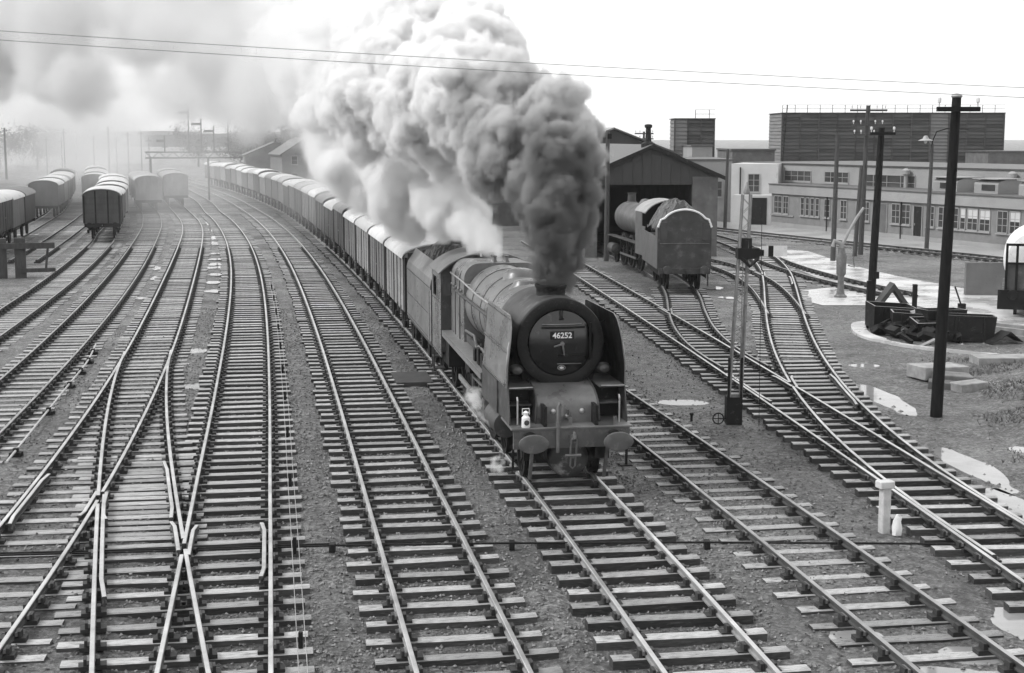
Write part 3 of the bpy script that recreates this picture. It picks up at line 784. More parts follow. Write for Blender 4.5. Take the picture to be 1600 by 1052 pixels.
# --- deflectors
for s_ in (-1, 1):
    d_ = MB()
    prof = [(1.06, 2.0), (1.02, 2.5), (1.04, 2.95), (1.12, 3.2), (1.28, 3.38), (1.5, 3.46), (4.1, 3.46), (4.25, 3.42), (4.32, 3.3), (4.36, 2.0)]
    n_ = len(prof)
    for th in (0, .024):
        for y, z in prof:
            d_.v.append((s_ * (1.235 - .13 * max(0, (z - 2.4)) + .012 - th), y, z))
    d_.f += [tuple(range(n_)), tuple(range(n_, 2 * n_))] + [(i, (i + 1) % n_, n_ + (i + 1) % n_, n_ + i) for i in range(n_)]
    d_.m += [0, 1] + [0] * n_
    df = d_.build('smoke_deflector', [M_PAINT, M_BLACK], loco)
    MB().tube([(s_ * 1.24, 1.13, 2.25), (s_ * 1.25, 1.1, 2.35), (s_ * 1.2, 1.1, 2.85), (s_ * 1.17, 1.13, 2.95)], .016, 6).build('deflector_handrail', M_STEEL, df, smooth=True)
    for z in (2.7, 3.2):
        MB().tube([(s_ * 1.12, 2.4, z), (s_ * .9, 2.4, z - .1)], .02, 6).build('deflector_stay', M_BLACK, df)
# --- boiler, firebox
bo = MB().lathe([(.915, 4.2), (.925, 4.6), (.985, 9.3)], (0, 0, ZC), 'Y', 56, cap=False).build('boiler', M_PAINT, loco, smooth=True)
for y in (4.22, 5.5, 6.8, 8.1, 9.25):
    r = float(np.interp(y, [4.2, 4.6, 9.3], [.915, .925, .985])) + .012
    MB().lathe([(r - .02, y - .035), (r, y - .03), (r, y + .03), (r - .02, y + .035)], (0, 0, ZC), 'Y', 56, cap=False).build('boiler_band', M_PAINT_D, bo, smooth=True)
fb = MB()
for y, hw, zt in ((9.28, 1.0, 3.86), (10.5, 1.02, 3.85), (11.72, 1.03, 3.80)):
    sec = [(-hw, 1.75), (-hw, 3.35)] + arc(-hw + .42, zt - .42, .42, .42, 180, 90, 6)[1:] + arc(hw - .42, zt - .42, .42, .42, 90, 0, 6) + [(hw, 1.75)]
    for x, z in sec: fb.v.append((x, y, z))
ns = len(sec)
for i in range(2):
    for j in range(ns - 1): fb.f.append((i * ns + j, i * ns + j + 1, (i + 1) * ns + j + 1, (i + 1) * ns + j)); fb.m.append(0)
fb.f.append(tuple(range(ns))); fb.m.append(0)
fbo = fb.build('firebox', M_PAINT, loco, smooth=True)
for y in (9.9, 10.8):
    MB().tube([(x * 1.004, y, z + .002) for x, z in sec], .014, 4).build('firebox_band', M_PAINT_D, fbo)
MB().lathe([(.62, -.3), (.42, -.12), (.36, 0), (.36, .14), (.4, .2), (.4, .24), (.34, .25)], (0, 2.75, 3.72), 'Z', 28, sx=.85, sz=1.25, cap=False).build('chimney', M_BLACKDULL, loco, smooth=True)
MB().lathe([(.55, -.25), (.42, -.08), (.38, .06), (.30, .14), (.16, .18), (.002, .19)], (0, 6.6, 3.78), 'Z', 28, cap=False).build('dome', M_PAINT, loco, smooth=True)
MB().lathe([(.4, -.2), (.3, -.04), (.26, .06), (.12, .1), (.002, .1)], (0, 5.1, 3.75), 'Z', 20, sx=1.5, cap=False).build('top_feed', M_PAINT, loco, smooth=True)
for x in (-.16, .16):
    for y in (9.55, 9.8):
        MB().lathe([(.09, 0), (.06, .04), (.055, .13), (.075, .15), (.05, .17)], (x, y, 3.86), 'Z', 10).build('safety_valve', M_DIRTYSTEEL, fbo, smooth=True)
MB().tube([(-.25, 11.3, 3.86), (-.25, 11.3, 4.0)], .03, 8).tube([(-.32, 11.3, 4.02), (-.1, 11.3, 4.02)], .028, 8).build('whistle', M_STEEL, fbo, smooth=True)
for s_ in (-1, 1):
    MB().tube([(s_ * .90, 4.3, 3.24), (s_ * .99, 7, 3.28), (s_ * 1.05, 9.4, 3.40), (s_ * 1.06, 11.6, 3.42)], .022, 8).build('boiler_handrail', M_STEEL, loco, smooth=True)
# --- small fittings of boiler and deflectors
for s_ in (-1, 1):
    for y in (4.6, 6.0, 7.4, 8.8, 10.2, 11.3):
        x_ = float(np.interp(y, [4.3, 7, 9.4, 11.6], [.90, .99, 1.05, 1.06])); z_ = float(np.interp(y, [4.3, 7, 9.4, 11.6], [3.24, 3.28, 3.40, 3.42]))
        MB().tube([(s_ * x_, y, z_), (s_ * (x_ - .14), y, z_ - .03)], .02, 6).lathe([(.03, -.03), (.035, 0), (.03, .03)], (s_ * x_, y, z_), 'Y', 8).build('handrail_pillar', M_STEEL, loco)
    for y in (9.6, 10.1, 10.6, 11.1, 11.5):
        MB().lathe([(.05, 0), (.05, s_ * .03), (.03, s_ * .05)], (s_ * 1.015, y, 3.12), 'X', 10).build('washout_plug', M_DIRTYSTEEL, fbo, smooth=True)
    MB().tube([(s_ * .98, 11.6, 3.0), (s_ * 1.02, 10, 3.0), (s_ * .985, 8, 2.98), (s_ * .955, 5.2, 2.96), (s_ * .95, 4.25, 2.95)], .045, 8).build('ejector_pipe', M_PAINT_D, loco, smooth=True)
    for y in (4.9, 5.9):
        MB().lathe([(.07, 0), (.07, .1), (.045, .13)], (s_ * 1.12, y + .3, 1.81), 'Z', 10).build('sand_filler', M_BLACKDULL, loco, smooth=True)
    for z in (2.05, 2.72, 3.4):
        x_ = 1.252 - .13 * max(0, z - 2.4)
        MB().box(min(s_ * x_, s_ * (x_ + .012)), max(s_ * x_, s_ * (x_ + .012)), 1.2, 4.28, z - .03, z + .03).build('deflector_strip', M_PAINT, loco)
    q_ = MB()
    for y in np.arange(1.3, 4.3, .17):
        for z in (2.05, 2.72, 3.4):
            x_ = s_ * (1.266 - .13 * max(0, z - 2.4)); q_.lathe([(.014, 0), (.01, s_ * .012)], (x_, y, z), 'X', 5)
    q_.build('deflector_rivets', M_PAINT_D, loco)
    q_ = MB()
    for y in np.arange(11.78, 13.85, .14):
        for z in (1.12, 2.56): q_.lathe([(.013, 0), (.009, s_ * .012)], (s_ * 1.321, y, z), 'X', 5)
    for z in np.arange(1.12, 2.6, .14):
        for y in (11.76, 13.78): q_.lathe([(.013, 0), (.009, s_ * .012)], (s_ * 1.321, y, z), 'X', 5)
    q_.build('cab_rivets', M_PAINT_D, loco)
# --- running plate, fittings
for s_ in (-1, 1):
    x0, x1 = sorted((s_ * .80, s_ * 1.30))
    rp_ = MB().box(x0, x1, 4.36, 11.7, 1.77, 1.81).box(min(s_ * 1.27, s_ * 1.3), max(s_ * 1.27, s_ * 1.3), 4.36, 11.7, 1.65, 1.8).build('running_plate', mat('running_plate_paint', .2, .4, .25, 2, rvar=.12, wear=.2, wearcol=.09), loco, bevel=.005)
    MB().box(min(s_ * 1.2, s_ * 1.26), max(s_ * 1.2, s_ * 1.26), 2.2, 4.36, 1.29, 1.98).build('cylinder_casing', M_PAINT_D, loco)
    for y, w, h in ((4.9, .34, .34), (5.5, .3, .4), (6.1, .26, .3)):
        MB().box(min(s_ * .98, s_ * 1.2), max(s_ * .98, s_ * 1.2), y - w / 2, y + w / 2, 1.81, 1.81 + h).lathe([(.05, h), (.05, h + .07), (.02, h + .1)], (s_ * 1.09, y, 1.81), 'Z', 8).build('lubricator', M_BLACKDULL, loco, bevel=.01)
    MB().tube([(s_ * 1.05, 4.7, 2.02), (s_ * 1.12, 5.2, 2.2), (s_ * 1.12, 5.9, 2.18), (s_ * 1.08, 6.4, 2.05), (s_ * 1.03, 7.2, 2.25), (s_ * 1.05, 8.6, 2.2)], .035, 6).build('oil_pipe', M_DIRTYSTEEL, loco, smooth=True)
    MB().tube([(s_ * 1.0, 5.1, 3.2), (s_ * 1.04, 5.05, 2.84), (s_ * .99, 5.1, 2.3), (s_ * .98, 5.2, 1.85)], .03, 6).build('feed_pipe', M_PAINT_D, loco, smooth=True)
# --- nameplate arc on the splasher side
for s_ in (-1, 1):
    MB().box(min(s_ * 1.02, s_ * 1.06), max(s_ * 1.02, s_ * 1.06), 6.6, 8.4, 1.95, 2.13).build('name_plate', M_PAINT_D, loco)
# --- frames, cylinders, wheels, motion
MB().box(-.56, -.5, .54, 13.4, .62, 1.7).box(.5, .56, .54, 13.4, .62, 1.7).box(-.5, .5, 4.5, 12.8, .7, 1.7).build('main_frame', M_BLACKDULL, loco)
MB().lathe([(.40, .86), (.41, .80), (.36, .76), (.2, .73), (.002, .72)], (0, 0, .58), 'Y', 28, cap=False).lathe([(.41, .86), (.41, 2.2)], (0, 0, .58), 'Y', 28, cap=False).build('cylinder_front', mat('oily_cover', .035, .4, .6, 3, wear=.4, wearcol=.3, wscale=2.5), loco, smooth=True)
MB().box(-.9, .9, 1.0, 1.06, .5, .86).box(-.62, .62, 1.1, 5.0, .42, .7).build('bogie_frame', M_BLACKDULL, loco)
for s_ in (-1, 1):
    MB().bar((s_ * .78, .62, .9), (s_ * .78, .95, .12), .07, .03).build('guard_iron', M_DIRTYSTEEL, loco)
    MB().bar((s_ * 1.18, .62, .88), (s_ * 1.18, .66, .42), .05, .03).box(min(s_ * 1.05, s_ * 1.3), max(s_ * 1.05, s_ * 1.3), .58, .8, .4, .43).build('front_step', M_BLACKDULL, loco)
    cyl = MB().lathe([(.18, 2.75), (.27, 2.77), (.29, 2.83), (.29, 4.1), (.27, 4.15), (.12, 4.2)], (s_ * .97, 0, .9), 'Y', 28).lathe([(.14, 2.7), (.17, 2.75), (.17, 4.2), (.1, 4.3)], (s_ * .93, 0, 1.34), 'Y', 20).build('cylinder', M_PAINT_D, loco, smooth=True)
    for y in (1.9, 4.15): wheel(loco, s_ * .73, y, .46, 10, s_, name='bogie_wheel')
    for y in (5.85, 8.05, 10.25): wheel(loco, s_ * .74, y, 1.03, 20, s_, name='driving_wheel')
    wheel(loco, s_ * .74, 12.9, .57, 12, s_, name='trailing_wheel')
    MB().bar((s_ * 1.0, 5.85, .75), (s_ * 1.0, 10.25, .75), .05, .13).build('coupling_rod', M_STEEL, loco)
    MB().bar((s_ * 1.09, 4.9, .9), (s_ * 1.09, 8.05, .72), .05, .12).bar((s_ * 1.09, 3.9, .9), (s_ * 1.09, 4.9, .9), .06, .06).build('connecting_rod', M_STEEL, loco)
    MB().box(min(s_ * 1.02, s_ * 1.16), max(s_ * 1.02, s_ * 1.16), 4.7, 5.1, .72, 1.1).build('crosshead', M_DIRTYSTEEL, loco)
    MB().bar((s_ * 1.04, 3.9, 1.14), (s_ * 1.04, 6.0, 1.14), .08, .06).bar((s_ * 1.04, 3.9, .68), (s_ * 1.04, 6.0, .68), .08, .06).build('slide_bar', M_DIRTYSTEEL, loco)
    MB().bar((s_ * 1.1, 6.9, 1.55), (s_ * 1.1, 6.9, .95), .05, .1).bar((s_ * 1.1, 6.9, 1.3), (s_ * 1.1, 4.2, 1.34), .04, .06).bar((s_ * 1.12, 7.0, 1.0), (s_ * 1.12, 8.1, .6), .04, .08).build('valve_gear', M_DIRTYSTEEL, loco)
    MB().box(min(s_ * .9, s_ * 1.26), max(s_ * .9, s_ * 1.26), 6.4, 7.2, 1.45, 1.72).build('motion_bracket', M_BLACKDULL, loco)
    MB().box(min(s_ * .6, s_ * 1.2), max(s_ * .6, s_ * 1.2), 10.9, 12.2, .9, 1.7).build('ash_pan', M_BLACKDULL, loco)
# --- cab
CW = 1.32
for s_ in (-1, 1):
    cs = MB()
    a, b = sorted((s_ * CW, s_ * (CW - .03)))
    cs.box(a, b, 11.7, 13.85, 1.05, 2.62)
    cs.box(a, b, 11.7, 11.95, 2.62, 3.32).box(a, b, 12.7, 12.8, 2.62, 3.32).box(a, b, 13.6, 13.85, 2.62, 3.32).box(a, b, 11.7, 13.85, 3.2, 3.40)
    cb = cs.build('cab_side', M_PAINT, loco)
    MB().box(min(s_ * (CW - .02), s_ * (CW - .01)), max(s_ * (CW - .02), s_ * (CW - .01)), 11.95, 12.7, 2.62, 3.2).build('window_pane', M_GLASS, cb)
    MB().tube([(s_ * (CW + .04), 13.85, 1.2), (s_ * (CW + .04), 13.85, 2.7)], .02, 6).build('cab_handrail', M_STEEL, cb)
    st = MB()
    for z in (.45, .8): st.box(min(s_ * 1.0, s_ * 1.34), max(s_ * 1.0, s_ * 1.34), 13.4, 13.8, z, z + .03)
    st.bar((s_ * 1.32, 13.4, .45), (s_ * 1.32, 13.4, 1.1), .04, .04).bar((s_ * 1.32, 13.8, .45), (s_ * 1.32, 13.8, 1.1), .04, .04)
    st.build('cab_steps', M_PAINT_D, loco)
front = [(-CW, 1.2), (-CW, 3.38)] + arc(0, 2.6, 1.66, 1.32, 143, 37, 12) + [(CW, 3.38), (CW, 1.2)]
MB().prism(front, 11.68, 11.71, 'Y').build('cab_front', M_PAINT_D, loco)
for s_ in (-1, 1):
    MB().box(min(s_ * 1.06, s_ * 1.26), max(s_ * 1.06, s_ * 1.26), 11.665, 11.678, 2.75, 3.3).build('front_window', M_GLASS, loco)
rf = MB(); ra = arc(0, 2.6, 1.72, 1.36, 144, 36, 16)
for y in (11.55, 14.05):
    for x, z in ra: rf.v.append((x, y, z))
    for x, z in ra: rf.v.append((x * .985, y, z - .03))
k_ = len(ra)
for j in range(k_ - 1):
    rf.f += [(j, j + 1, 2 * k_ + j + 1, 2 * k_ + j), (k_ + j, k_ + j + 1, 3 * k_ + j + 1, 3 * k_ + j), (j, j + 1, k_ + j + 1, k_ + j), (2 * k_ + j, 2 * k_ + j + 1, 3 * k_ + j + 1, 3 * k_ + j)]
    rf.m += [0] * 4
rf.build('cab_roof', mat('cab_roof_paint', .16, .5, .25, 2, wear=.2, wearcol=.07), loco, smooth=True)
# --- lamp on the platform, carried by the bracket
def loc2w(x, y, z, org=LOCO_XY, rz=LOCO_RZ):
    return (org[0] + x * math.cos(rz) - y * math.sin(rz), org[1] + x * math.sin(rz) + y * math.cos(rz), RT + z)
lamp = thing('oil_lamp', loc2w(-.93, .57, 1.292), LOCO_RZ, 'small white oil lamp standing on the engine front platform', 'lamp')
MB().lathe([(.085, 0), (.09, .02), (.085, .2), (.05, .24), (.05, .28), (.062, .3), (.03, .33), (.012, .34)], (0, 0, 0), 'Z', 14).build('lamp_body', M_WHITE, lamp, smooth=True)
MB().lathe([(.05, -.085), (.055, -.11), (.04, -.112)], (0, 0, .11), 'Y', 14).build('lens', M_GLASS, lamp, smooth=True)
MB().tube([(-.07, 0, .26), (-.07, 0, .38), (.07, 0, .38), (.07, 0, .26)], .01, 6).build('carrying_handle', M_WHITE, lamp)

# --- tender
def heap(name, x0, x1, y0, y1, z0, peak, m, parent, nx_=22, ny_=60, seed=3, amp=.16):
    X, Y = np.meshgrid(np.linspace(x0, x1, nx_), np.linspace(y0, y1, ny_))
    u = (X - x0) / (x1 - x0) * 2 - 1; v = (Y - y0) / (y1 - y0) * 2 - 1
    Z = z0 + peak * np.clip(1 - np.abs(u) ** 2.4, 0, 1) * np.clip(1 - np.abs(v) ** 4, 0, 1)
    Z += (hash_noise(X, Y, 5.5, seed) - .5) * amp + (hash_noise(X, Y, 11, seed + 1) - .5) * amp * .7
    me = bpy.data.meshes.new(name)
    i2 = np.arange(nx_ * ny_).reshape(ny_, nx_)
    me.from_pydata(np.stack([X.ravel(), Y.ravel(), Z.ravel()], 1).tolist(), [], np.stack([i2[:-1, :-1].ravel(), i2[:-1, 1:].ravel(), i2[1:, 1:].ravel(), i2[1:, :-1].ravel()], 1).tolist())
    me.materials.append(m)
    o = bpy.data.objects.new(name, me); COL.objects.link(o); o.parent = parent
    return o
def track_pose(key, y):
    tr = TK[key]; t = tr.t_at_y(y); x, yy, tx, ty = tr.at(t)
    return x, yy, math.atan2(-tx, ty), t
tp = loc2w(0, 14.25, 0)
tender = thing('locomotive_tender', tp, LOCO_RZ + .004, 'coal-laden tender coupled behind the big steam locomotive', 'tender')
TL = 7.0
M_TEND = mat('tender_paint', .16, .42, .25, 1.8, rvar=.1, wear=.2, wearcol=.08, wscale=2.5)
for s_ in (-1, 1):
    t_ = MB()
    p_ = [(s_ * 1.32, 1.1), (s_ * 1.32, 2.75), (s_ * 1.28, 2.95), (s_ * 1.0, 3.35), (s_ * .98, 3.35), (s_ * 1.25, 2.93), (s_ * 1.29, 2.74), (s_ * 1.29, 1.1)]
    t_.prism(p_, .1, TL, 'Y').build('tender_side', M_TEND, tender)
    for y in (1.6, 3.5, 5.4):
        wheel(tender, s_ * .73, y, .63, 12, s_)
        MB().box(min(s_ * 1.05, s_ * 1.2), max(s_ * 1.05, s_ * 1.2), y - .17, y + .17, .45, .85).build('axle_box', M_BLACKDULL, tender, bevel=.01)
    MB().prism([(0, .75), (0, 1.1), (TL, 1.1), (TL, .75), (6.2, .75), (5.9, .55), (4.9, .55), (4.5, .8), (4.1, .55), (2.9, .55), (2.5, .8), (2.1, .55), (1.0, .55), (.7, .75)], s_ * 1.02 - .015, s_ * 1.02 + .015).build('outside_frame', M_BLACKDULL, tender)
    MB().tube([(s_ * 1.36, .1, 1.2), (s_ * 1.36, .1, 2.6)], .02, 6).build('handrail', M_STEEL, tender)
for s_ in (-1, 1):
    q_ = MB()
    for y in np.arange(.25, TL, .16):
        for z in (1.18, 1.9, 2.7): q_.lathe([(.014, 0), (.01, s_ * .012)], (s_ * 1.321, y, z), 'X', 5)
    for z in np.arange(1.3, 2.7, .16):
        for y in (.2, TL * .5, TL - .1): q_.lathe([(.014, 0), (.01, s_ * .012)], (s_ * 1.321, y, z), 'X', 5)
    q_.build('tender_rivets', M_PAINT_D, tender)
MB().box(-1.3, 1.3, 0, TL, 1.0, 1.1).box(-1.29, 1.29, TL - .06, TL, 1.1, 3.2).box(-1.0, 1.0, .2, .26, 1.1, 2.6).box(-1.28, 1.28, .3, TL, 1.1, 2.5).build('tank_body', M_PAINT_D, tender)
heap('coal_load', -1.12, 1.12, .4, TL - .2, 2.85, 1.05, M_COAL, tender, amp=.26)
buffers(tender, TL + .48, 1.05, -1)

# ------------------------------------------------------------------ goods vans
ORD = ['first', 'second', 'third', 'fourth', 'fifth', 'sixth', 'seventh', 'eighth', 'ninth', 'tenth', 'eleventh', 'twelfth', 'thirteenth', 'fourteenth', 'fifteenth', 'sixteenth', 'seventeenth', 'eighteenth', 'nineteenth', 'twentieth', 'twenty-first', 'twenty-second', 'twenty-third', 'twenty-fourth', 'twenty-fifth', 'twenty-sixth', 'twenty-seventh', 'twenty-eighth']
VB = [mat('van_body_%d' % i, v, .6, .35, 2.0, stretch=(1, 1, .3), rand=.1, wear=.25, wearcol=.05, wscale=3) for i, v in enumerate((.16, .27, .065, .42))]
VR = [mat('van_roof_%d' % i, v, .42, .18, 1.2, rvar=.1, wear=.18, wearcol=v * .5, wscale=1.5) for i, v in enumerate((.62, .40, .14))]
M_STAN = mat('van_ironwork', .04, .6, .4, 3)
def van_proto(L, full, bm, rm, hw=1.25, eave=3.0, rise=.42, planks=True):
    root = empty('goods_van')
    z0 = 1.12
    b = MB()
    sec = [(-hw, z0), (hw, z0), (hw, eave), *arc(0, eave, hw, rise, 0, 180, 10)[1:-1], (-hw, eave)]
    b.prism(sec, 0, L, 'Y')
    body = b.build('body', bm, root)
    rf = MB(); ra = arc(0, eave - .01, hw + .09, rise + .06, 2, 178, 14)
    k = len(ra)
    for y in (-.09, L + .09):
        for x, z in ra: rf.v.append((x, y, z))
        for x, z in ra: rf.v.append((x, y, z - .05))
    for j in range(k - 1):
        rf.f += [(j, j + 1, 2 * k + j + 1, 2 * k + j), (k + j, k + j + 1, 3 * k + j + 1, 3 * k + j), (j, j + 1, k + j + 1, k + j), (2 * k + j, 2 * k + j + 1, 3 * k + j + 1, 3 * k + j)]
        rf.m += [0] * 4
    rf.build('roof', rm, root, smooth=True)
    u = MB()
    for s in (-1, 1): u.box(s * .95 - .06, s * .95 + .06, -.02, L + .02, .88, 1.115)
    u.box(-1.2, 1.2, -.03, .08, .86, 1.11).box(-1.2, 1.2, L - .08, L + .03, .86, 1.11)
    u.build('underframe', M_BLACKDULL, root)
    ws = (L * .25, L * .75)
    for y in ws:
        for s in (-1, 1):
            w = MB().lathe([(.05, -.06), (.44, -.05), (.5, -.06), (.5, -.03), (.47, -.02), (.47, .07), (.4, .05), (.05, .06)], (0, 0, 0), 'X', 20).build('wheel', M_BLACKDULL, root, smooth=True)
            w.location = (s * .74, y, .47)
            if s > 0: w.rotation_euler = (0, 0, math.pi)
            if full: MB().prism([(y - .45, .9), (y - .14, .35), (y + .14, .35), (y + .45, .9)], s * .98 - .02, s * .98 + .02).box(s * 1.02 - .08, s * 1.02 + .08, y - .12, y + .12, .38, .62).build('axle_guard', M_BLACKDULL, root)
    if full:
        for s in (-1, 1):
            # framing: stanchions, planked door, door runner
            for y in (.06, L * .17, L * .34, L * .66, L * .83, L - .06):
                MB().box(min(s * hw, s * (hw + .03)), max(s * hw, s * (hw + .03)), y - .035, y + .035, z0, eave - .02).build('stanchion', M_STAN, root)
            dr = MB().box(min(s * hw, s * (hw + .03)), max(s * hw, s * (hw + .03)), L * .37, L * .63, z0 + .03, eave - .06).build('door', bm, root)
            MB().box(min(s * hw, s * (hw + .06)), max(s * hw, s * (hw + .06)), L * .495, L * .505, z0, eave - .05).build('door_bar', M_BLACKDULL, dr)
            MB().box(min(s * hw, s * (hw + .045)), max(s * hw, s * (hw + .045)), L * .495 - .25, L * .505 + .25, 1.9, 1.96).build('door_latch', M_DIRTYSTEEL, dr)
            if planks:
                for z in np.arange(z0 + .14, eave - .1, .2):
                    for ya, yb in ((.1, L * .345), (L * .655, L - .1)):
                        MB().box(min(s * hw, s * (hw + .016)), max(s * hw, s * (hw + .016)), ya, yb, z, z + .183).build('plank', bm, root)
            MB().bar((s * 1.02, L * .5, .8), (s * 1.02, L * .5 + 1.3, .95), .03, .05).build('brake_lever', M_DIRTYSTEEL, root)
        for ye, sg in ((0, -1), (L, 1)):
            for x in (-1.18, -.42, .42, 1.18):
                MB().box(x - .05, x + .05, min(ye, ye + sg * .06), max(ye, ye + sg * .06), z0, eave + rise * (1 - (x / hw) ** 2) - .05).build('end_stanchion', M_BLACKDULL, root)
            if planks:
                for z in np.arange(z0 + .02, eave + .05, .2):
                    MB().box(-hw + .02, hw - .02, min(ye, ye + sg * .015), max(ye, ye + sg * .015), z, z + .183).build('end_plank', bm, root)
            MB().box(-.12, .12, min(ye, ye + sg * .05), max(ye, ye + sg * .05), eave - .1, eave + .12).build('end_ventilator', bm, root)
            for x in (-.865, .865):
                yb = ye + sg * .03
                MB().lathe([(.15, 0), (.1, sg * .06), (.075, sg * .33), (.2, sg * .35), (.2, sg * .39)], (x, yb, 1.0), 'Y', 14).build('buffer', M_BLACKDULL, root, smooth=True)
            MB().tube([(0, ye + sg * .03, 1.0), (0, ye + sg * .3, .95)], .03, 6).build('drawhook', M_DIRTYSTEEL, root)
    return root

def put_van(proto, key, y, label, group, flip=False, first=False, L=6.2):
    o = proto if first else copy_tree(proto)
    tr = TK[key]; t = tr.t_at_y(y)
    x0, y0, *_ = tr.at(t); x1, y1, *_ = tr.at(t + L)
    o.location = (x0, y0, RT); o.rotation_euler = (0, 0, math.atan2(-(x1 - x0), y1 - y0))
    o.scale = (1, 1, rnd.choice((.97, 1, 1, 1.03)))
    tag(o, label, 'goods van', group)
    return t + L

PV = {}
def proto(bi, ri, full, L=6.2):
    k = (bi, ri, full)
    if k not in PV:
        PV[k] = [van_proto(L, full, VB[bi], VR[ri], planks=(full == 2)), True]
    p = PV[k]; f = p[1]; p[1] = False
    return p[0], f
tcur = TK['T1'].t_at_y(28.1 + 21.75 * math.cos(LOCO_RZ))
train = [(1, 0), (0, 0), (1, 1), (0, 0), (2, 2), (2, 0), (0, 2), (1, 0), (3, 0), (0, 1), (1, 0), (2, 0), (1, 1), (0, 0), (0, 2), (1, 0), (2, 0), (1, 1), (0, 0), (1, 0), (0, 0), (2, 1), (1, 0), (0, 0), (1, 0), (0, 0)]
RN = ['white-roofed', 'pale-roofed', 'dark-roofed']; BN = ['dark', 'grey', 'blackened', 'pale']
for i, (bi, ri) in enumerate(train):
    L_ = 6.2
    full = 2 if i < 6 else (1 if i < 11 else 0)
    p_, f_ = proto(bi, ri, full)
    y_ = float(np.interp(tcur, TK['T1'].d, TK['T1'].P[:, 1]))
    put_van(p_, 'T1', y_, '%s %s goods van, %s behind the tender' % (RN[ri], BN[bi], ORD[i]), 'goods vans of the moving train', first=f_)
    tcur += L_ + .8
# vans standing in the left sidings
def row(key, y0, n, spec, labfmt, group, full_n=1, gap=.75):
    t = TK[key].t_at_y(y0)
    for i in range(n):
        bi, ri = spec[i % len(spec)]
        p_, f_ = proto(bi, ri, 2 if i < full_n else 0)
        y_ = float(np.interp(t, TK[key].d, TK[key].P[:, 1]))
        put_van(p_, key, y_, labfmt % (ORD[i]), group, first=f_)
        t += 6.2 + gap
row('T6', 100.5, 7, [(2, 0), (2, 0), (0, 0)], 'dark siding van with pale roof, %s of the row from its blank end', 'vans standing on the left siding', 1)
row('T8', 82, 4, [(2, 0), (2, 0), (0, 0), (2, 2)], 'black-sided van at the left edge, %s of the outermost row', 'vans on the outermost left siding', 2)
row('T8', 128, 6, [(2, 0), (0, 0), (2, 2)], 'hazy distant van, %s of the far outermost row', 'far vans on the outermost siding', 0)
row('T7', 150, 5, [(0, 0), (2, 0)], 'hazy distant van beyond the buffer stop siding, %s of its row', 'far vans on the buffer stop siding', 0)
row('T5', 139, 3, [(1, 1), (0, 1)], 'smoke-veiled van on the middle siding, %s from its near end', 'vans veiled by smoke on the middle siding', 0)
row('T4', 150, 3, [(1, 1), (0, 1)], 'smoke-veiled van beside the signal gantry, %s from its near end', 'vans veiled by smoke by the gantry', 0)

# ------------------------------------------------------------------ buildings on the right
M_BRICK = mat('pale_brick', .2, .8, .16, 1.5, bump=.25, bscale=12, wear=.2, wearcol=.17, wscale=.8)
M_RENDER = mat('grey_render', .30, .75, .14, .5, wear=.2, wearcol=.24, wscale=.4)
M_LTRENDER = mat('white_render', .55, .7, .12, .6, wear=.2, wearcol=.38, wscale=.6)
M_DKBRICK = mat('dark_brick', .075, .8, .3, 1.2, bump=.3, bscale=10, wear=.2, wearcol=.12, wscale=1.0)
M_PIER = mat('sooty_brick_pier', .12, .8, .35, 1.0, bump=.3, bscale=9, wear=.3, wearcol=.18, wscale=1.5)
M_TOWER = mat('slatted_tower_boards', .05, .75, .5, rand=.4, scale=.6, stretch=(.5, .5, 5), bump=.5, bscale=6, wear=.2, wearcol=.09, wscale=.3)
M_TOWER2 = mat('slatted_tower_pale', .16, .75, .25, .6, stretch=(.5, .5, 5), bump=.4, bscale=6)
M_SLATE = mat('slate_roof', .075, .45, .25, 1.5, bump=.3, bscale=6)
M_FELT = mat('pale_felt_roof', .30, .5, .2, .8)
M_TRIM = mat('pale_trim', .31, .5, .12, 2)
M_CORR = mat('sooty_corrugated', .045, .7, .3, 1.0, stretch=(1, 1, .2), bump=.2, bscale=5, wear=.25, wearcol=.08, wscale=1)
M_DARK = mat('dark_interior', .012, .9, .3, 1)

class Frame:
    """vertical wall frame: origin at a base point, u along the wall, w outward (towards the camera)"""
    def __init__(s, a, b):
        a, b = Vector((a[0], a[1], 0)), Vector((b[0], b[1], 0))
        s.a = a; s.L = (b - a).length; s.u = (b - a).normalized()
        s.w = Vector((s.u.y, -s.u.x, 0))
        s.rz = math.atan2(s.u.y, s.u.x)
def wall_thing(name, a, b, label, cat):
    f = Frame(a, b)
    return f, thing(name, (a[0], a[1], 0), f.rz, label, cat)
# local axes of these things: x along the facade from left to right, -y towards the viewer
def window(parent, x0, x1, z0, z1, y=0.0, cols=2, rows=3, blind=0.0, name='window'):
    w = MB().box(x0, x1, y - .02, y + .10, z0, z1).build(name, M_GLASS, parent)
    fr = MB(); t = .07
    fr.box(x0 - .03, x1 + .03, y - .06, y + .02, z1, z1 + t).box(x0 - .03, x1 + .03, y - .06, y + .02, z0 - t, z0)
    fr.box(x0 - t, x0, y - .06, y + .02, z0, z1).box(x1, x1 + t, y - .06, y + .02, z0, z1)
    for i in range(1, cols): xx = x0 + (x1 - x0) * i / cols; fr.box(xx - .025, xx + .025, y - .05, y - .021, z0, z1)
    for i in range(1, rows): zz_ = z0 + (z1 - z0) * i / rows; fr.box(x0, x1, y - .045, y - .021, zz_ - .02, zz_ + .02)
    fr.build('frame', M_TRIM, w)
    MB().box(x0 - .12, x1 + .12, y - .13, y + .02, z0 - .16, z0 - .07).build('sill', M_TRIM, w)
    if blind: MB().box(x0 + .02, x1 - .02, y - .04, y - .023, z1 - (z1 - z0) * blind, z1 - .01).build('blind', M_LTRENDER, w)
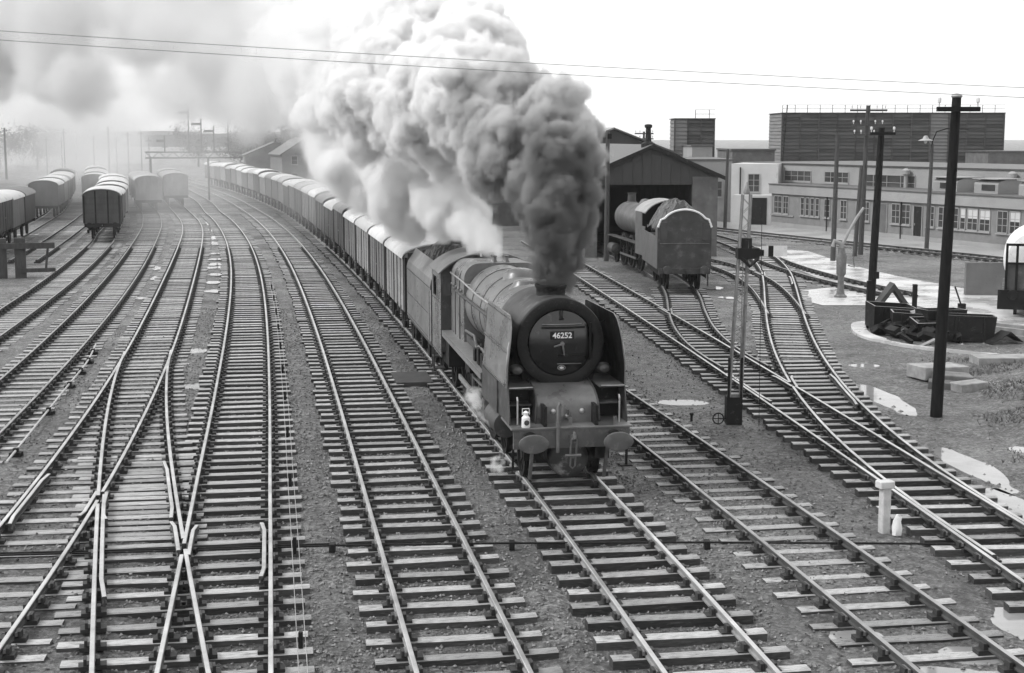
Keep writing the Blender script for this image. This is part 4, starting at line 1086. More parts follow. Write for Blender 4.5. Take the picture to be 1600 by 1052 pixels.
# low office range along the road
f, off = wall_thing('office_building', (21.7, 120.8), (33.6, 91.5), 'long low flat-roofed brick range with many windows along the road', 'building')
Lf = f.L
MB().box(0, Lf, 0, 9, 0, 3.0).build('wall', M_BRICK, off)
MB().box(-.15, Lf + .1, -.18, 9.1, 2.72, 3.45).build('parapet', M_RENDER, off)
MB().box(-.2, Lf + .15, -.24, 9.15, 3.45, 3.53).build('coping', mat('dark_coping', .09, .6, .2, 1), off)
MB().box(.1, Lf, -.10, -.002, 0, .35).build('plinth', M_RENDER, off)
MB().box(.0, 3.4, -.09, -.003, .9, 1.0).build('string_course', M_TRIM, off)
x = .5
pat = [('w', 1.1), ('w', .7), ('g', 1.6), ('w', .42), ('w', .42), ('w', .42), ('w', .42), ('g', .5), ('w', .7), ('g', 1.2), ('w', .75), ('g', 1.0), ('w', .6), ('w', .7), ('g', .9), ('d', 1.0), ('g', .35), ('w', .9), ('w', .9), ('g', .2), ('d', .9), ('g', .35), ('w', .7), ('g', .25), ('w', .9), ('g', .4), ('w', .45), ('w', .45), ('w', .95), ('w', .95), ('g', .5), ('w', .9), ('w', .9), ('g', .4), ('w', 1.1), ('w', 1.1)]
bl = 0
for k_, w_ in pat:
    if x + w_ > Lf - .4: break
    if k_ == 'w':
        bl += 1
        window(off, x, x + w_, 1.15, 2.5, cols=2 if w_ > .6 else 1, rows=3, blind=(.45 if bl in (16, 17, 18, 20) else 0))
        x += w_ + .28
    elif k_ == 'd':
        d_ = MB().box(x, x + w_, -.03, .05, .05, 2.45).build('door', M_BLACKDULL if w_ < .95 else M_PIER, off)
        MB().box(x - .06, x, -.08, .02, .05, 2.5).box(x + w_, x + w_ + .06, -.08, .02, .05, 2.5).build('door_frame', M_TRIM, d_)
        MB().box(x + .08, x + .14, -.07, -.03, 1.1, 1.25).build('handle', M_STEEL, d_)
        x += w_ + .25
    else: x += w_
for x in (8.2, 17.5):
    MB().tube([(x, -.12, .05), (x, -.12, 3.0)], .05, 8).build('downpipe', M_BLACKDULL, off)
for x0, w_ in ((18.8, 2.6), (23.2, 2.4), (27.6, 2.8)):      # roof lights with arched ends
    rl = MB().prism([(0, 3.53), (0, 4.15), *[(1.1 - 1.1 * math.cos(math.radians(a)), 4.15 + .35 * math.sin(math.radians(a))) for a in range(15, 166, 25)], (2.2, 4.15), (2.2, 3.53)], x0, x0 + w_).build('roof_light', M_RENDER, off)
    for v in rl.data.vertices: v.co.y += 1.6
    MB().box(x0 + .8, x0 + w_ - .3, 1.56, 1.6, 3.75, 4.15).build('roof_light_pane', M_GLASS, rl)
    MB().box(x0 - .1, x0 + w_ + .1, 1.5, 3.9, 4.5, 4.56).build('roof_light_cap', M_TRIM, rl)
# tall plain block behind
f, blk = wall_thing('factory_block', (20.6, 131), (36.5, 98), 'long plain pale rendered block standing behind the low range', 'building')
MB().box(0, f.L + 8, 0, 14, 0, 5.05).build('wall', M_RENDER, blk)
MB().box(-.1, f.L + 8, -.1, 14, 5.05, 5.15).build('coping', M_SLATE, blk)
for x0, w_, z0, z1 in ((6.8, 3.6, 3.7, 4.5), (12.3, 3.0, 3.7, 4.5), (16.8, 6.4, 3.3, 4.4), (25.5, 4.0, 3.5, 4.4), (31.5, 4, 3.5, 4.3)):
    window(blk, x0, x0 + w_, z0, z1, cols=4, rows=2)
for x0 in (5.2, 22.6, 33.5):
    MB().lathe([(.16, 0), (.16, 1.0), (.32, 1.05), (.32, 1.35), (.1, 1.5)], (x0, -.4, 3.5), 'Z', 10).build('roof_ventilator', M_FELT, blk, smooth=True)
# white end wing with door and window
f, wing = wall_thing('gatehouse', (18.6, 122.5), (21.3, 121.6), 'small white rendered wing with a dark doorway left of the low range', 'building')
MB().box(-.4, 3.6, 2.0, 10, 0, 5.1).build('wall', M_LTRENDER, wing)
MB().box(.1, 3.4, 0, 2.0, 0, 2.5).build('porch', M_LTRENDER, wing)
window(wing, 1.1, 2.0, 2.75, 4.2, y=1.98, cols=2, rows=3)
MB().box(1.6, 3.0, -.04, .02, .05, 2.3).build('door', M_BLACKDULL, wing)
MB().tube([(.4, 1.9, .1), (.4, 1.9, 4.8)], .06, 8).build('downpipe', M_BLACKDULL, wing)
# grey blocks further left and behind
def block(name, x0, x1, y, z1, d, m, label, cap=M_SLATE, win=()):
    b = thing(name, (x0, y, 0), 0, label, 'building')
    MB().box(0, x1 - x0, 0, d, 0, z1).build('wall', m, b)
    MB().box(-.12, x1 - x0 + .12, -.12, d, z1, z1 + .16).build('roof', cap, b)
    for wx, wz, ww, wh in win: window(b, wx, wx + ww, wz, wz + wh, cols=2, rows=2)
    return b
block('store_building', 14.6, 19.3, 127, 5.3, 14, M_RENDER, 'grey box building between the engine shed and the white wing', win=((1.2, 2.2, 1.0, 1.3), (2.9, 2.2, .9, 1.3)))
block('works_building', 20.8, 24.8, 137, 6.1, 10, M_PIER, 'dark flat box rising behind the white wing')
block('works_building', 18.6, 20.7, 150, 6.4, 10, M_RENDER, 'narrow pale box right of the small slatted tower')
# slatted water-cooling towers
def cooling_tower(name, x0, x1, y, z1, d, label, panels, rail_from, lean=0.0, pale=()):
    t = thing(name, (x0, y, 0), 0, label, 'cooling tower')
    w = x1 - x0
    MB().box(.12, w - .12, .12, d, 0, z1).build('core', M_DARK, t)
    n = int(z1 / .42)
    for i in range(n):
        z = z1 - (i + 1) * .42
        if z < 3: break
        for j in range(panels):
            xa, xb = w * j / panels, w * (j + 1) / panels - .06
            q = MB().obox(((xa + xb) / 2, .05, z + .2), ((xb - xa) / 2, .035, .215), Matrix.Rotation(-.22, 3, 'X')).build('slat', M_TOWER2 if j in pale else M_TOWER, t)
        MB().obox((.05, d / 2, z + .2), (.035, d / 2, .215), Matrix.Rotation(.22, 3, 'Y')).build('side_slat', M_TOWER2, t)
    for j in range(panels + 1):
        xx = w * j / panels - .03
        MB().box(xx - .07, xx + .07, -.09, .1, 0, z1 + .05).build('post', M_TOWER, t)
    MB().box(-.1, w + .1, -.12, d, z1, z1 + .1).build('deck', M_TOWER, t)
    for xx in np.arange(rail_from, w + .01, 1.5):
        MB().tube([(xx, 0, z1 + .1), (xx, 0, z1 + 1.0)], .035, 6).build('rail_post', M_BLACKDULL, t)
    for z in (.55, 1.0):
        MB().tube([(rail_from, 0, z1 + z), (w, 0, z1 + z)], .02, 6).build('guard_rail', M_BLACKDULL, t)
    return t
ct = cooling_tower('cooling_tower', 32.5, 59.2, 175, 10.2, 9, 'very wide dark slatted cooling tower with railed top behind the factory', 12, 0, pale=(8,))
MB().bar((-.2, -.3, 0), (.5, -.3, 11.2), .12, .12).build('ladder', M_BLACKDULL, ct)
cooling_tower('cooling_tower', 17.7, 22.0, 158, 9.3, 5, 'small square dark slatted tower behind the engine shed roof', 3, 2.2, pale=(0,))
block('tank_house', 52.5, 60.5, 160, 5.7, 8, M_PIER, 'dark flat box at the foot of the wide tower, right end')
# engine shed: gable front, piers, roof
SHX, SHY, SHRZ = 8.6, 89.0, .12
shed = thing('engine_shed', (SHX, SHY, 0), SHRZ, 'sooty gabled engine shed with wide open front and brick piers', 'engine shed')
MB().prism([(-4.15, 4.45), (4.15, 4.45), (4.15, 4.95), (0, 6.75), (-4.15, 4.95)], 0, .3, 'Y').build('gable', M_CORR, shed)
MB().box(2.55, 4.15, -.06, .36, 0, 4.93).build('pier', M_PIER, shed)
MB().box(-4.15, -3.4, -.06, .36, 0, 4.93).build('pier', M_PIER, shed)
for s_ in (-1, 1): MB().box(min(s_ * 3.9, s_ * 4.15), max(s_ * 3.9, s_ * 4.15), .36, 36, 0, 4.9).build('side_wall', M_PIER, shed)
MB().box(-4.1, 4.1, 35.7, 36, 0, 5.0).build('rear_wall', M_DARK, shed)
for s_ in (-1, 1):
    MB().prism([(0, 6.76), (s_ * 4.5, 4.83), (s_ * 4.5, 4.95), (0, 6.9)], -.25, 36.2, 'Y').build('roof_slope', M_SLATE, shed)
    MB().prism([(0, 6.91), (s_ * 4.55, 4.97), (s_ * 4.55, 4.72), (0, 6.66)], -.3, -.26, 'Y').build('barge_board', M_BLACKDULL, shed)
for i in range(13):
    xx = -3.6 + i * .6
    MB().box(xx - .02, xx + .02, -.03, -.004, 4.46, 4.9 + (4.15 - abs(xx)) * .43).build('cladding_rib', M_CORR, shed)
MB().lathe([(.45, 6.6), (.45, 6.95), (.2, 7.1), (.16, 7.9), (.24, 7.95), (.24, 8.1), (.1, 8.15)], (0, 1.2, 0), 'Z', 12).build('smoke_vent', M_BLACKDULL, shed, smooth=True)
shed2 = thing('engine_shed', (7.8, 112, 0), SHRZ, 'second taller gabled shed roof rising behind the open one', 'engine shed')
MB().prism([(-5, 0), (5, 0), (5, 6.0), (0, 7.95), (-5, 6.0)], 0, .3, 'Y').build('gable', M_CORR, shed2)
for s_ in (-1, 1): MB().prism([(0, 7.97), (s_ * 5.4, 5.9), (s_ * 5.4, 6.02), (0, 8.1)], -.25, 30, 'Y').build('roof_slope', M_FELT if s_ < 0 else M_SLATE, shed2)
MB().box(-4.9, -4.6, .3, 30, 0, 6).box(4.6, 4.9, .3, 30, 0, 6).build('side_wall', M_PIER, shed2)
shed3 = thing('engine_shed', (2.3, 121, 0), SHRZ, 'pale sloped roof peeping out of the smoke left of the sheds', 'engine shed')
MB().prism([(-5, 0), (5, 0), (5, 6.0), (0, 8.6), (-5, 6.0)], 0, .3, 'Y').build('gable', M_PIER, shed3)
for s_ in (-1, 1): MB().prism([(0, 8.62), (s_ * 5.4, 5.85), (s_ * 5.4, 5.97), (0, 8.75)], -.25, 24, 'Y').build('roof_slope', M_FELT, shed3)
# ------------------------------------------------------------------ locomotive and tender by the shed
x_, y_, rz_, _t = track_pose('T11', 66.4)
M_OLD = mat('dusty_black', .045, .6, .45, 2, wear=.4, wearcol=.12, wscale=2)
M_OLDL = mat('dusty_side', .11, .55, .4, 2, wear=.45, wearcol=.1, wscale=2)
st = thing('locomotive_tender', (x_ + .18, y_, RT), .03, 'tall dusty tender with arched pale-rimmed end standing outside the shed', 'tender')
rear = [(-1.25, 1.0), (-1.25, 2.95), (-1.12, 3.3), *arc(0, 2.95, 1.1, .82, 150, 30, 10), (1.12, 3.3), (1.25, 2.95), (1.25, 1.0)]
MB().prism(rear, .5, .58, 'Y').build('rear_plate', M_OLD, st)
MB().tube([(x, .5, z) for x, z in rear[1:-1]], .05, 6).build('rim', M_WHITE, st, smooth=True)
for s_ in (-1, 1):
    MB().prism([(.58, 1.0), (.58, 2.9), (1.3, 2.9), (1.3, 2.5), (6.3, 2.5), (6.3, 1.0)], s_ * 1.25 - .02, s_ * 1.25 + .02).build('side_plate', M_OLDL, st)
    MB().box(s_ * .98 - .17, s_ * .98 + .17, .47, .498, 2.35, 3.15).build('rear_window', M_GLASS, st)
    for y in (1.3, 3.2, 5.1): wheel(st, s_ * .73, y, .6, 10, s_)
    MB().box(s_ * 1.0 - .03, s_ * 1.0 + .03, .4, 6.2, .6, 1.0).build('outside_frame', M_BLACKDULL, st)
MB().box(-1.22, 1.22, .6, 6.3, .95, 2.35).build('tank_body', M_OLD, st)
MB().box(-1.2, 1.2, .38, .5, .78, 1.05).build('buffer_beam', M_OLD, st)
buffers(st, -.04, 1.0, 1)
MB().tube([(0, .36, .95), (0, .1, .95), (0, .08, .7)], .04, 6).build('drawhook', M_BLACKDULL, st)
MB().bar((-1.1, .44, .2), (-1.1, .44, .8), .05, .05).bar((1.1, .44, .2), (1.1, .44, .8), .05, .05).build('step_iron', M_BLACKDULL, st)
MB().tube([(-1.15, .46, 2.2), (1.15, .46, 2.2)], .015, 6).build('lamp_rail', M_DIRTYSTEEL, st)
heap('coal_load', -1.12, 1.12, .6, 5.8, 2.75, 1.32, M_COAL, st, 18, 40, 8, amp=.3)
x2_, y2_, _r, _t = track_pose('T11', 73.3)
sl = thing('steam_locomotive', (x2_, y2_, RT), .135, 'dusty stored locomotive with open cab just outside the shed mouth', 'locomotive')
for s_ in (-1, 1):
    MB().prism([(0, 1.1), (0, 2.6), (.7, 2.6), (.7, 3.3), (2.2, 3.3), (2.2, 1.1)], s_ * 1.28 - .02, s_ * 1.28 + .02).build('cab_side', M_OLDL, sl)
    MB().box(s_ * 1.05 - .2, s_ * 1.05 + .2, 2.2, 9.6, 1.55, 1.6).build('running_plate', M_OLD, sl)
    for y in (3.4, 5.4, 7.4): wheel(sl, s_ * .73, y, .9, 14, s_)
    wheel(sl, s_ * .73, 9.4, .48, 10, s_)
    MB().lathe([(.1, 8.2), (.3, 8.25), (.3, 9.5), (.1, 9.55)], (s_ * 1.02, 0, .85), 'Y', 16).build('cylinder', M_OLD, sl)
    MB().bar((s_ * .98, 3.4, .7), (s_ * .98, 7.4, .7), .05, .1).build('coupling_rod', M_DIRTYSTEEL, sl)
ra = arc(0, 2.75, 1.5, 1.2, 152, 28, 12)
q_ = MB(); k_ = len(ra)
for y in (-.1, 2.35):
    for x, z in ra: q_.v.append((x, y, z))
    for x, z in ra: q_.v.append((x * .98, y, z - .05))
for j in range(k_ - 1):
    q_.f += [(j, j + 1, 2 * k_ + j + 1, 2 * k_ + j), (k_ + j, k_ + j + 1, 3 * k_ + j + 1, 3 * k_ + j), (j, j + 1, k_ + j + 1, k_ + j)]; q_.m += [0] * 3
q_.build('cab_roof', mat('dusty_roof', .3, .5, .3, 2), sl, smooth=True)
MB().prism([(-1.27, 1.1), (-1.27, 3.3), *arc(0, 2.75, 1.45, 1.12, 150, 30, 10), (1.27, 3.3), (1.27, 1.1)], 2.2, 2.24, 'Y').build('cab_front', M_DARK, sl)
MB().lathe([(.86, 2.24), (.86, 9.6), (.8, 9.9), (.3, 10.0)], (0, 0, 2.6), 'Y', 32).build('boiler', mat('dusty_boiler', .075, .45, .5, 1.5, wear=.4, wearcol=.14, wscale=2), sl, smooth=True)
MB().lathe([(.35, 0), (.25, .1), (.22, .5), (.28, .55)], (0, 9.0, 3.4), 'Z', 16).build('chimney', M_OLD, sl, smooth=True)
MB().lathe([(.4, 0), (.33, .2), (.2, .36), (.01, .4)], (0, 5.6, 3.38), 'Z', 16, cap=False).build('dome', M_OLDL, sl, smooth=True)
MB().box(-.5, .5, .2, 9.6, .7, 1.5).build('frame', M_BLACKDULL, sl)

# ------------------------------------------------------------------ poles
def pole(x, y, h, r, lean, label, m=M_POLE, arms=(), group='timber poles of the yard', lamp=None, fittings=()):
    p = thing('telegraph_pole', (x, y, 0), 0, label, 'pole', group)
    MB().tube([(0, 0, -.3), (lean * .33, 0, h * .33), (lean * .66, 0, h * .66), (lean, 0, h)], [r, r * .93, r * .84, r * .72], 12).build('shaft', m, p, smooth=True)
    for z, w in arms:
        xx = lean * z / h
        a = MB().box(xx - w, xx + w, -r - .1, -r + .02, z - .06, z + .06).build('crossarm', m, p)
        for s in (-1, 1):
            for k in ((.9,) if w < .9 else (.9, .45)):
                MB().lathe([(.02, 0), (.02, .1), (.05, .11), (.055, .2), (.03, .24)], (xx + s * w * k, -r - .04, z + .06), 'Z', 8).build('insulator', M_PORC, a, smooth=True)
    for z, s in fittings:
        xx = lean * z / h
        MB().box(xx + s * r * .6 - .12, xx + s * r * .6 + .12, -r - .08, -r + .05, z - .15, z + .15).build('fuse_box', M_POLE, p)
    return p
pa = pole(11.26, 37.6, 8.35, .165, .2, 'thick black telegraph pole nearest the camera at right', arms=((8.05, .55),))
MB().lathe([(.13, 0), (.15, .03), (.12, .08), (.02, .11)], (.2, 0, 8.35), 'Z', 12).build('cap', M_FELT, pa, smooth=True)
pole(15.94, 63.6, 7.75, .19, .22, 'black leaning pole beside the water crane with small crossarm', arms=((7.5, .55),), fittings=((1.3, 1),))
pole(19.2, 86, 7.5, .16, .06, 'slim plain pole without crossarm left of the water crane jib', m=M_POLE_G)
pd = pole(22.0, 90.8, 9.3, .17, .18, 'tall grey pole with wide crossarms in front of the low range', m=M_POLE_G, arms=((9.0, 1.15), (8.1, 1.0), (7.5, .9)))
pole(21.35, 89.6, 5.6, .15, .25, 'short leaning strut pole beside the tall crossarm pole', m=M_POLE_G)
lp = pole(27.05, 93.9, 6.9, .15, .12, 'grey lamp column with curved bracket before the low range', m=M_POLE_G)
MB().tube([(.1, 0, 6.5), (.1, -.1, 7.1), (.25, -.4, 7.7), (.7, -1.2, 7.9), (1.6, -2.5, 7.85)], .04, 6).build('bracket', M_POLE, lp, smooth=True)
MB().tube([(.1, 0, 6.8), (-.2, -.1, 7.2), (-.35, -.1, 7.35)], .04, 6).lathe([(.05, .3), (.12, .28), (.2, .1), (.45, 0), (.46, -.03), (.1, -.02)], (-.35, -.1, 7.15), 'Z', 16).build('lamp_shade', M_FELT, lp, smooth=True)
MB().lathe([(.05, .1), (.12, 0), (.08, -.14), (.01, -.16)], (-.35, -.1, 7.1), 'Z', 12).build('lamp_bulb', M_PORC, lp, smooth=True)
pole(17.2, 116.5, 6.4, .15, .12, 'thin pole standing by the white wing', m=M_POLE_G)
pole(5.64, 86, 7.75, .16, .03, 'tall pole at the left pier of the engine shed', m=M_POLE_G, fittings=((7.4, 1),))
pole(12.7, 140, 7.9, .14, 0, 'distant pole with four crossarms behind the shed roof', m=M_POLE_G, arms=((7.7, .9), (7.2, .9), (6.7, .9), (6.2, .9)))

# the two long wires overhead
for k_, (za, zb, lb) in enumerate(((9.42, 8.0, 'upper thin wire sagging across the smoke'), (9.27, 7.83, 'lower thin wire sagging across the smoke'))):
    xs = np.linspace(-13, 13, 40)
    u = (xs + 13) / 26
    yy = 25.0 + 0 * u
    zs = za + (zb - za) * u - .42 * u * (1 - u)
    tag(MB().tube([(x, y, z) for x, y, z in zip(xs, yy, zs)], .0055, 5).build('overhead_wire', mat('wire', .16, .5, .1, 3), smooth=True), lb, 'wire')

# ------------------------------------------------------------------ lattice signal by the shed approach
M_LATT = mat('old_signal_paint', .24, .6, .3, 4, wear=.35, wearcol=.08, wscale=6)
sg = thing('signal_post', (5.72, 36.6, 0), 0, 'slender lattice signal post with one banded arm, seen from behind', 'signal')
HS = 5.9
for sx in (-1, 1):
    for sy in (-1, 1):
        k_ = (.16, .10)
        MB().bar((sx * k_[0], sy * k_[0], 0), (sx * k_[1] + .22, sy * k_[1], HS), .045, .045).build('corner_angle', M_LATT, sg)
for i in range(22):
    z0_, z1_ = 1.1 + i * .215, 1.1 + (i + 1) * .215
    wa = .16 - .06 * z0_ / HS; wb = .16 - .06 * z1_ / HS
    ca, cb = .22 * z0_ / HS, .22 * z1_ / HS
    s_ = 1 if i % 2 else -1
    for yy in (-1, 1):
        MB().bar((ca + s_ * wa, yy * wa, z0_), (cb - s_ * wb, yy * wb, z1_), .02, .012).build('lacing', M_LATT, sg)
MB().box(-.2, .2, -.2, .2, 0, .72).build('base_box', M_BLACKDULL, sg)
MB().box(-.19, -.13, -.22, -.17, .7, 1.75).box(.13, .19, -.22, -.17, .7, 1.75).build('rod_guide', M_BLACKDULL, sg)
hw_ = MB()
hw_.tube([(-.4 + .14 * math.cos(a), -.1, .15 + .14 * math.sin(a)) for a in np.linspace(0, 2 * math.pi, 17)], .018, 6)
hw_.bar((-.54, -.1, .15), (-.26, -.1, .15), .02, .02).bar((-.4, -.1, .01), (-.4, -.1, .29), .02, .02).bar((-.4, -.1, .15), (-.2, -.1, .15), .03, .03)
hw_.build('pulley_wheel', M_BLACKDULL, sg)
MB().box(.0, .55, -.2, .2, 4.28, 4.55).box(.1, .36, -.14, .14, 4.55, 4.8).box(.45, .68, -.08, .1, 4.35, 4.5).tube([(.1, -.2, 4.3), (.3, -.25, 4.1), (.5, -.2, 4.28)], .05, 6).build('spectacle_casting', M_BLACKDULL, sg)
arm = MB().box(.62, .8, -.02, .02, 4.33, 4.6).box(.93, 1.28, -.02, .02, 4.33, 4.6).build('signal_arm', M_WHITE, sg)
MB().box(.8, .93, -.021, .021, 4.33, 4.6).build('black_band', M_BLACK, arm)
MB().bar((.1, 0, 4.62), (.75, 0, 4.62), .03, .03).build('arm_stay', M_LATT, sg)
MB().tube([(.16, .1, .2), (.18, .1, 4.3)], .012, 5).build('operating_rod', M_LATT, sg)
MB().lathe([(.07, 0), (.09, .05), (.05, .2), (.01, .32)], (.22, 0, HS), 'Z', 10).build('finial', M_LATT, sg, smooth=True)
MB().tube([(.62, -.3, -.2), (.6, -.1, 5.6)], .008, 5).build('stay_wire', M_BLACKDULL, sg)
# concrete post with a rag-like bundle at its foot
cp = thing('concrete_post', (6.96, 26.2, 0), .3, 'short white concrete post with projecting cap beside the right-hand track', 'post')
MB().box(-.085, .085, -.085, .085, -.1, .92).build('shaft', mat('pale_concrete', .5, .7, .2, 5, wear=.3, wearcol=.3), cp, bevel=.015)
MB().box(-.16, .14, -.11, .11, .86, 1.0).build('cap', mat('pale_concrete_cap', .55, .7, .2, 5), cp, bevel=.015)
q_ = MB().lathe([(.02, 0), (.09, .02), (.1, .15), (.06, .28), (.07, .34), (.03, .40)], (0, 0, 0), 'Z', 9)
q_.v = [(x + rnd.uniform(-.02, .02), y + rnd.uniform(-.02, .02), z) for x, y, z in q_.v]
o = q_.build('paper_bundle', M_WHITE, smooth=True); o.location = (7.15, 26.0, .0)
tag(o, 'crumpled whitish bundle lying at the foot of the concrete post', 'bundle')
# ground stake
o = MB().box(-.03, .03, -.03, .03, 0, .2).box(-.05, .05, -.04, .04, .17, .22).build('marker_stake', M_BLACKDULL); o.location = (4.68, 36.9, 0)
tag(o, 'thin dark stake standing left of the lattice signal', 'stake')

# ------------------------------------------------------------------ water crane
wc = thing('water_crane', (15.18, 66.2, 0), 0, 'grey water crane with raised pale jib on the wet paving', 'water crane')
M_WC = mat('crane_grey', .14, .5, .35, 4, wear=.3, wearcol=.25)
MB().lathe([(.3, 0), (.3, .08), (.2, .16), (.14, .5), (.15, 1.0), (.22, 1.1), (.24, 1.9), (.18, 2.05), (.15, 2.3)], (0, 0, 0), 'Z', 16).build('column', M_WC, wc, smooth=True)
MB().tube([(0, 0, 2.2), (-.05, 0, 2.5), (-.35, 0, 2.62), (-.42, 0, 2.35)], .1, 8).build('elbow', M_FELT, wc, smooth=True)
MB().tube([(.0, 0, 2.4), (.28, 0, 3.0), (.65, 0, 3.7), (.95, 0, 4.15)], [.08, .07, .07, .06], 8).build('jib', M_TRIM, wc, smooth=True)
MB().tube([(.3, 0, 1.5), (.6, 0, 1.4), (.55, 0, 1.8)], .03, 6).tube([(.55, 0, 1.8), (.58, 0, 3.4)], .015, 5).build('chain_lever', M_WC, wc)

# ------------------------------------------------------------------ heap of ash tubs inside a curved kerb
kb = MB()
kp = catmull([(14.9, 56.6), (14.3, 56.7), (13.7, 56.2), (13.32, 54.83), (13.13, 53.2), (13.41, 51.51), (13.99, 50.23), (15.02, 49.16), (16.4, 48.0)], 6)
n_ = len(kp)
for i, (x, y) in enumerate(kp):
    a = kp[min(i + 1, n_ - 1)] - kp[max(i - 1, 0)]; a = a / np.linalg.norm(a)
    w = .28 if i < n_ * .6 else .12
    nx_, ny_ = a[1], -a[0]
    kb.v += [(x + nx_ * w, y + ny_ * w, -.1), (x + nx_ * w, y + ny_ * w, .1), (x - nx_ * w, y - ny_ * w, .1), (x - nx_ * w, y - ny_ * w, -.1)]
for i in range(n_ - 1):
    for j in range(4): kb.f.append((i * 4 + j, i * 4 + (j + 1) % 4, i * 4 + 4 + (j + 1) % 4, i * 4 + 4 + j)); kb.m.append(0)
kb.f += [(0, 1, 2, 3), tuple((n_ - 1) * 4 + j for j in (3, 2, 1, 0))]; kb.m += [0, 0]
tag(kb.build('kerb', M_PAVE), 'curved pale kerb round the heap of black tubs', 'kerb')
def tub(x, y, rz, l, w, h, label, tilt=0):
    t = thing('iron_tub', (x, y, 0), rz, label, 'tub', 'black tubs heaped by the pole')
    t.rotation_euler = (tilt + rnd.uniform(-.08, .08), tilt * .6 + rnd.uniform(-.08, .08), rz)
    b = MB()
    o_, i_ = [(-l, -w), (l, -w), (l, w), (-l, w)], [(-l + .06, -w + .06), (l - .06, -w + .06), (l - .06, w - .06), (-l + .06, w - .06)]
    b.v = [(x * .9, y * .9, .02) for x, y in o_] + [(x, y, h) for x, y in o_] + [(x, y, h) for x, y in i_] + [(x, y, .25) for x, y in i_]
    for j in range(4):
        j2 = (j + 1) % 4
        b.f += [(j, j2, 4 + j2, 4 + j), (8 + j, 8 + j2, 12 + j2, 12 + j)]; b.m += [0, 0]
        b.f.append((4 + j, 4 + j2, 8 + j2, 8 + j)); b.m.append(1)
    b.f += [(3, 2, 1, 0), (12, 13, 14, 15)]; b.m += [0, 0]
    b.build('tub_body', [M_BLACKDULL, M_RAILSIDE_L], t)
    for xx in (-l * .55, l * .55):
        MB().box(xx - .04, xx + .04, -w - .03, -w + .0, .05, h - .04).build('tub_strap', M_BLACK, t)
    return t
tub(14.55, 55.2, .1, .85, .55, .95, 'black open iron tub at the left end of the heap')
tub(15.0, 53.6, -.15, .8, .5, .85, 'black iron tub in the middle of the heap, left of the pole')
tub(15.35, 52.6, .05, .6, .5, .7, 'small tilted black iron tub at the front of the heap', .06)
tub(16.0, 53.3, .2, .8, .5, 1.0, 'black iron tub just behind the near pole')
tub(16.6, 51.9, -.2, .9, .55, .95, 'long black iron tub at the right end of the heap')
sc_ = MB()
for i in range(170):
    a = rnd.random() ** .7
    x, y = 15.5 + rnd.gauss(0, .75), 53.4 + rnd.gauss(0, 1.1)
    M = Matrix.Rotation(rnd.uniform(0, 3.1), 3, 'Z') @ Matrix.Rotation(rnd.uniform(-.9, .9), 3, 'X') @ Matrix.Rotation(rnd.uniform(-.6, .6), 3, 'Y')
    sc_.obox((x, y, rnd.uniform(.05, .75) * math.exp(-((x - 15.6) ** 2 + (y - 53.2) ** 2) / 6)), (rnd.uniform(.05, .6), rnd.uniform(.03, .2), rnd.uniform(.01, .12)), M, rnd.random() > .85)
tag(sc_.build('scrap_heap', [M_BLACKDULL, M_RAILSIDE_L]), 'jumbled dark scrap iron heaped round the black tubs', 'scrap', kind='stuff')
# tent-like sheet, lever stand, scrap plate
tn = MB().prism([(-.7, 0), (0, .95), (.7, 0), (.5, 0), (0, .7), (-.5, 0)], -.35, .35, 'Y').build('folded_sheet', mat('dirty_canvas', .06, .8, .3, 3)); tn.location = (14.9, 56.2, .75)
tag(tn, 'pitched grey sheet propped on top of the tub heap', 'sheet')
lv = thing('lever_stand', (17.05, 54.2, 0), 0, 'spindly iron lever stand behind the black tubs', 'lever stand')
MB().bar((0, 0, 0), (-.05, 0, 1.0), .12, .1).bar((-.02, 0, 1.0), (-.3, 0, 1.75), .05, .05).build('lever', M_BLACKDULL, lv)
MB().box(-.25, .25, -.15, .15, 0, .12).box(-.14, .12, -.1, .1, .9, 1.1).build('frame', M_BLACKDULL, lv)
for i, (x, y) in enumerate(((14.05, 56.4), (15.75, 56.0))):
    o = MB().box(-.08, .08, -.08, .08, 0, 1.75 - .1 * i).build('scrap_post', M_BLACKDULL); o.location = (x, y, 0)
    tag(o, 'short black post rising behind the tub heap, %s of two' % ('left' if i == 0 else 'right'), 'post')
o = MB().prism([(-.6, 0), (.15, .4), (.7, 0), (.1, .34)], -.3, .3, 'Y').build('bent_plate', M_BLACKDULL); o.location = (17.6, 51.2, .05); o.rotation_euler = (0, 0, .3)
tag(o, 'bent black scrap plate lying right of the tub heap', 'scrap plate')
for i, (a, b) in enumerate((((17.6, 53.2), (20.8, 49.5)), ((17.9, 54.4), (21.3, 50.3)))):
    o = MB().bar((a[0], a[1], .3), (b[0], b[1], .3), .2, .2).bar((a[0], a[1] - .4, .1), (b[0], b[1] - .4, .1), .22, .18).build('timber_baulk', M_RAILSIDE_L)
    tag(o, 'long pale timber baulk lying at the right edge, %s of two' % ('near' if i == 0 else 'far'), 'timber')
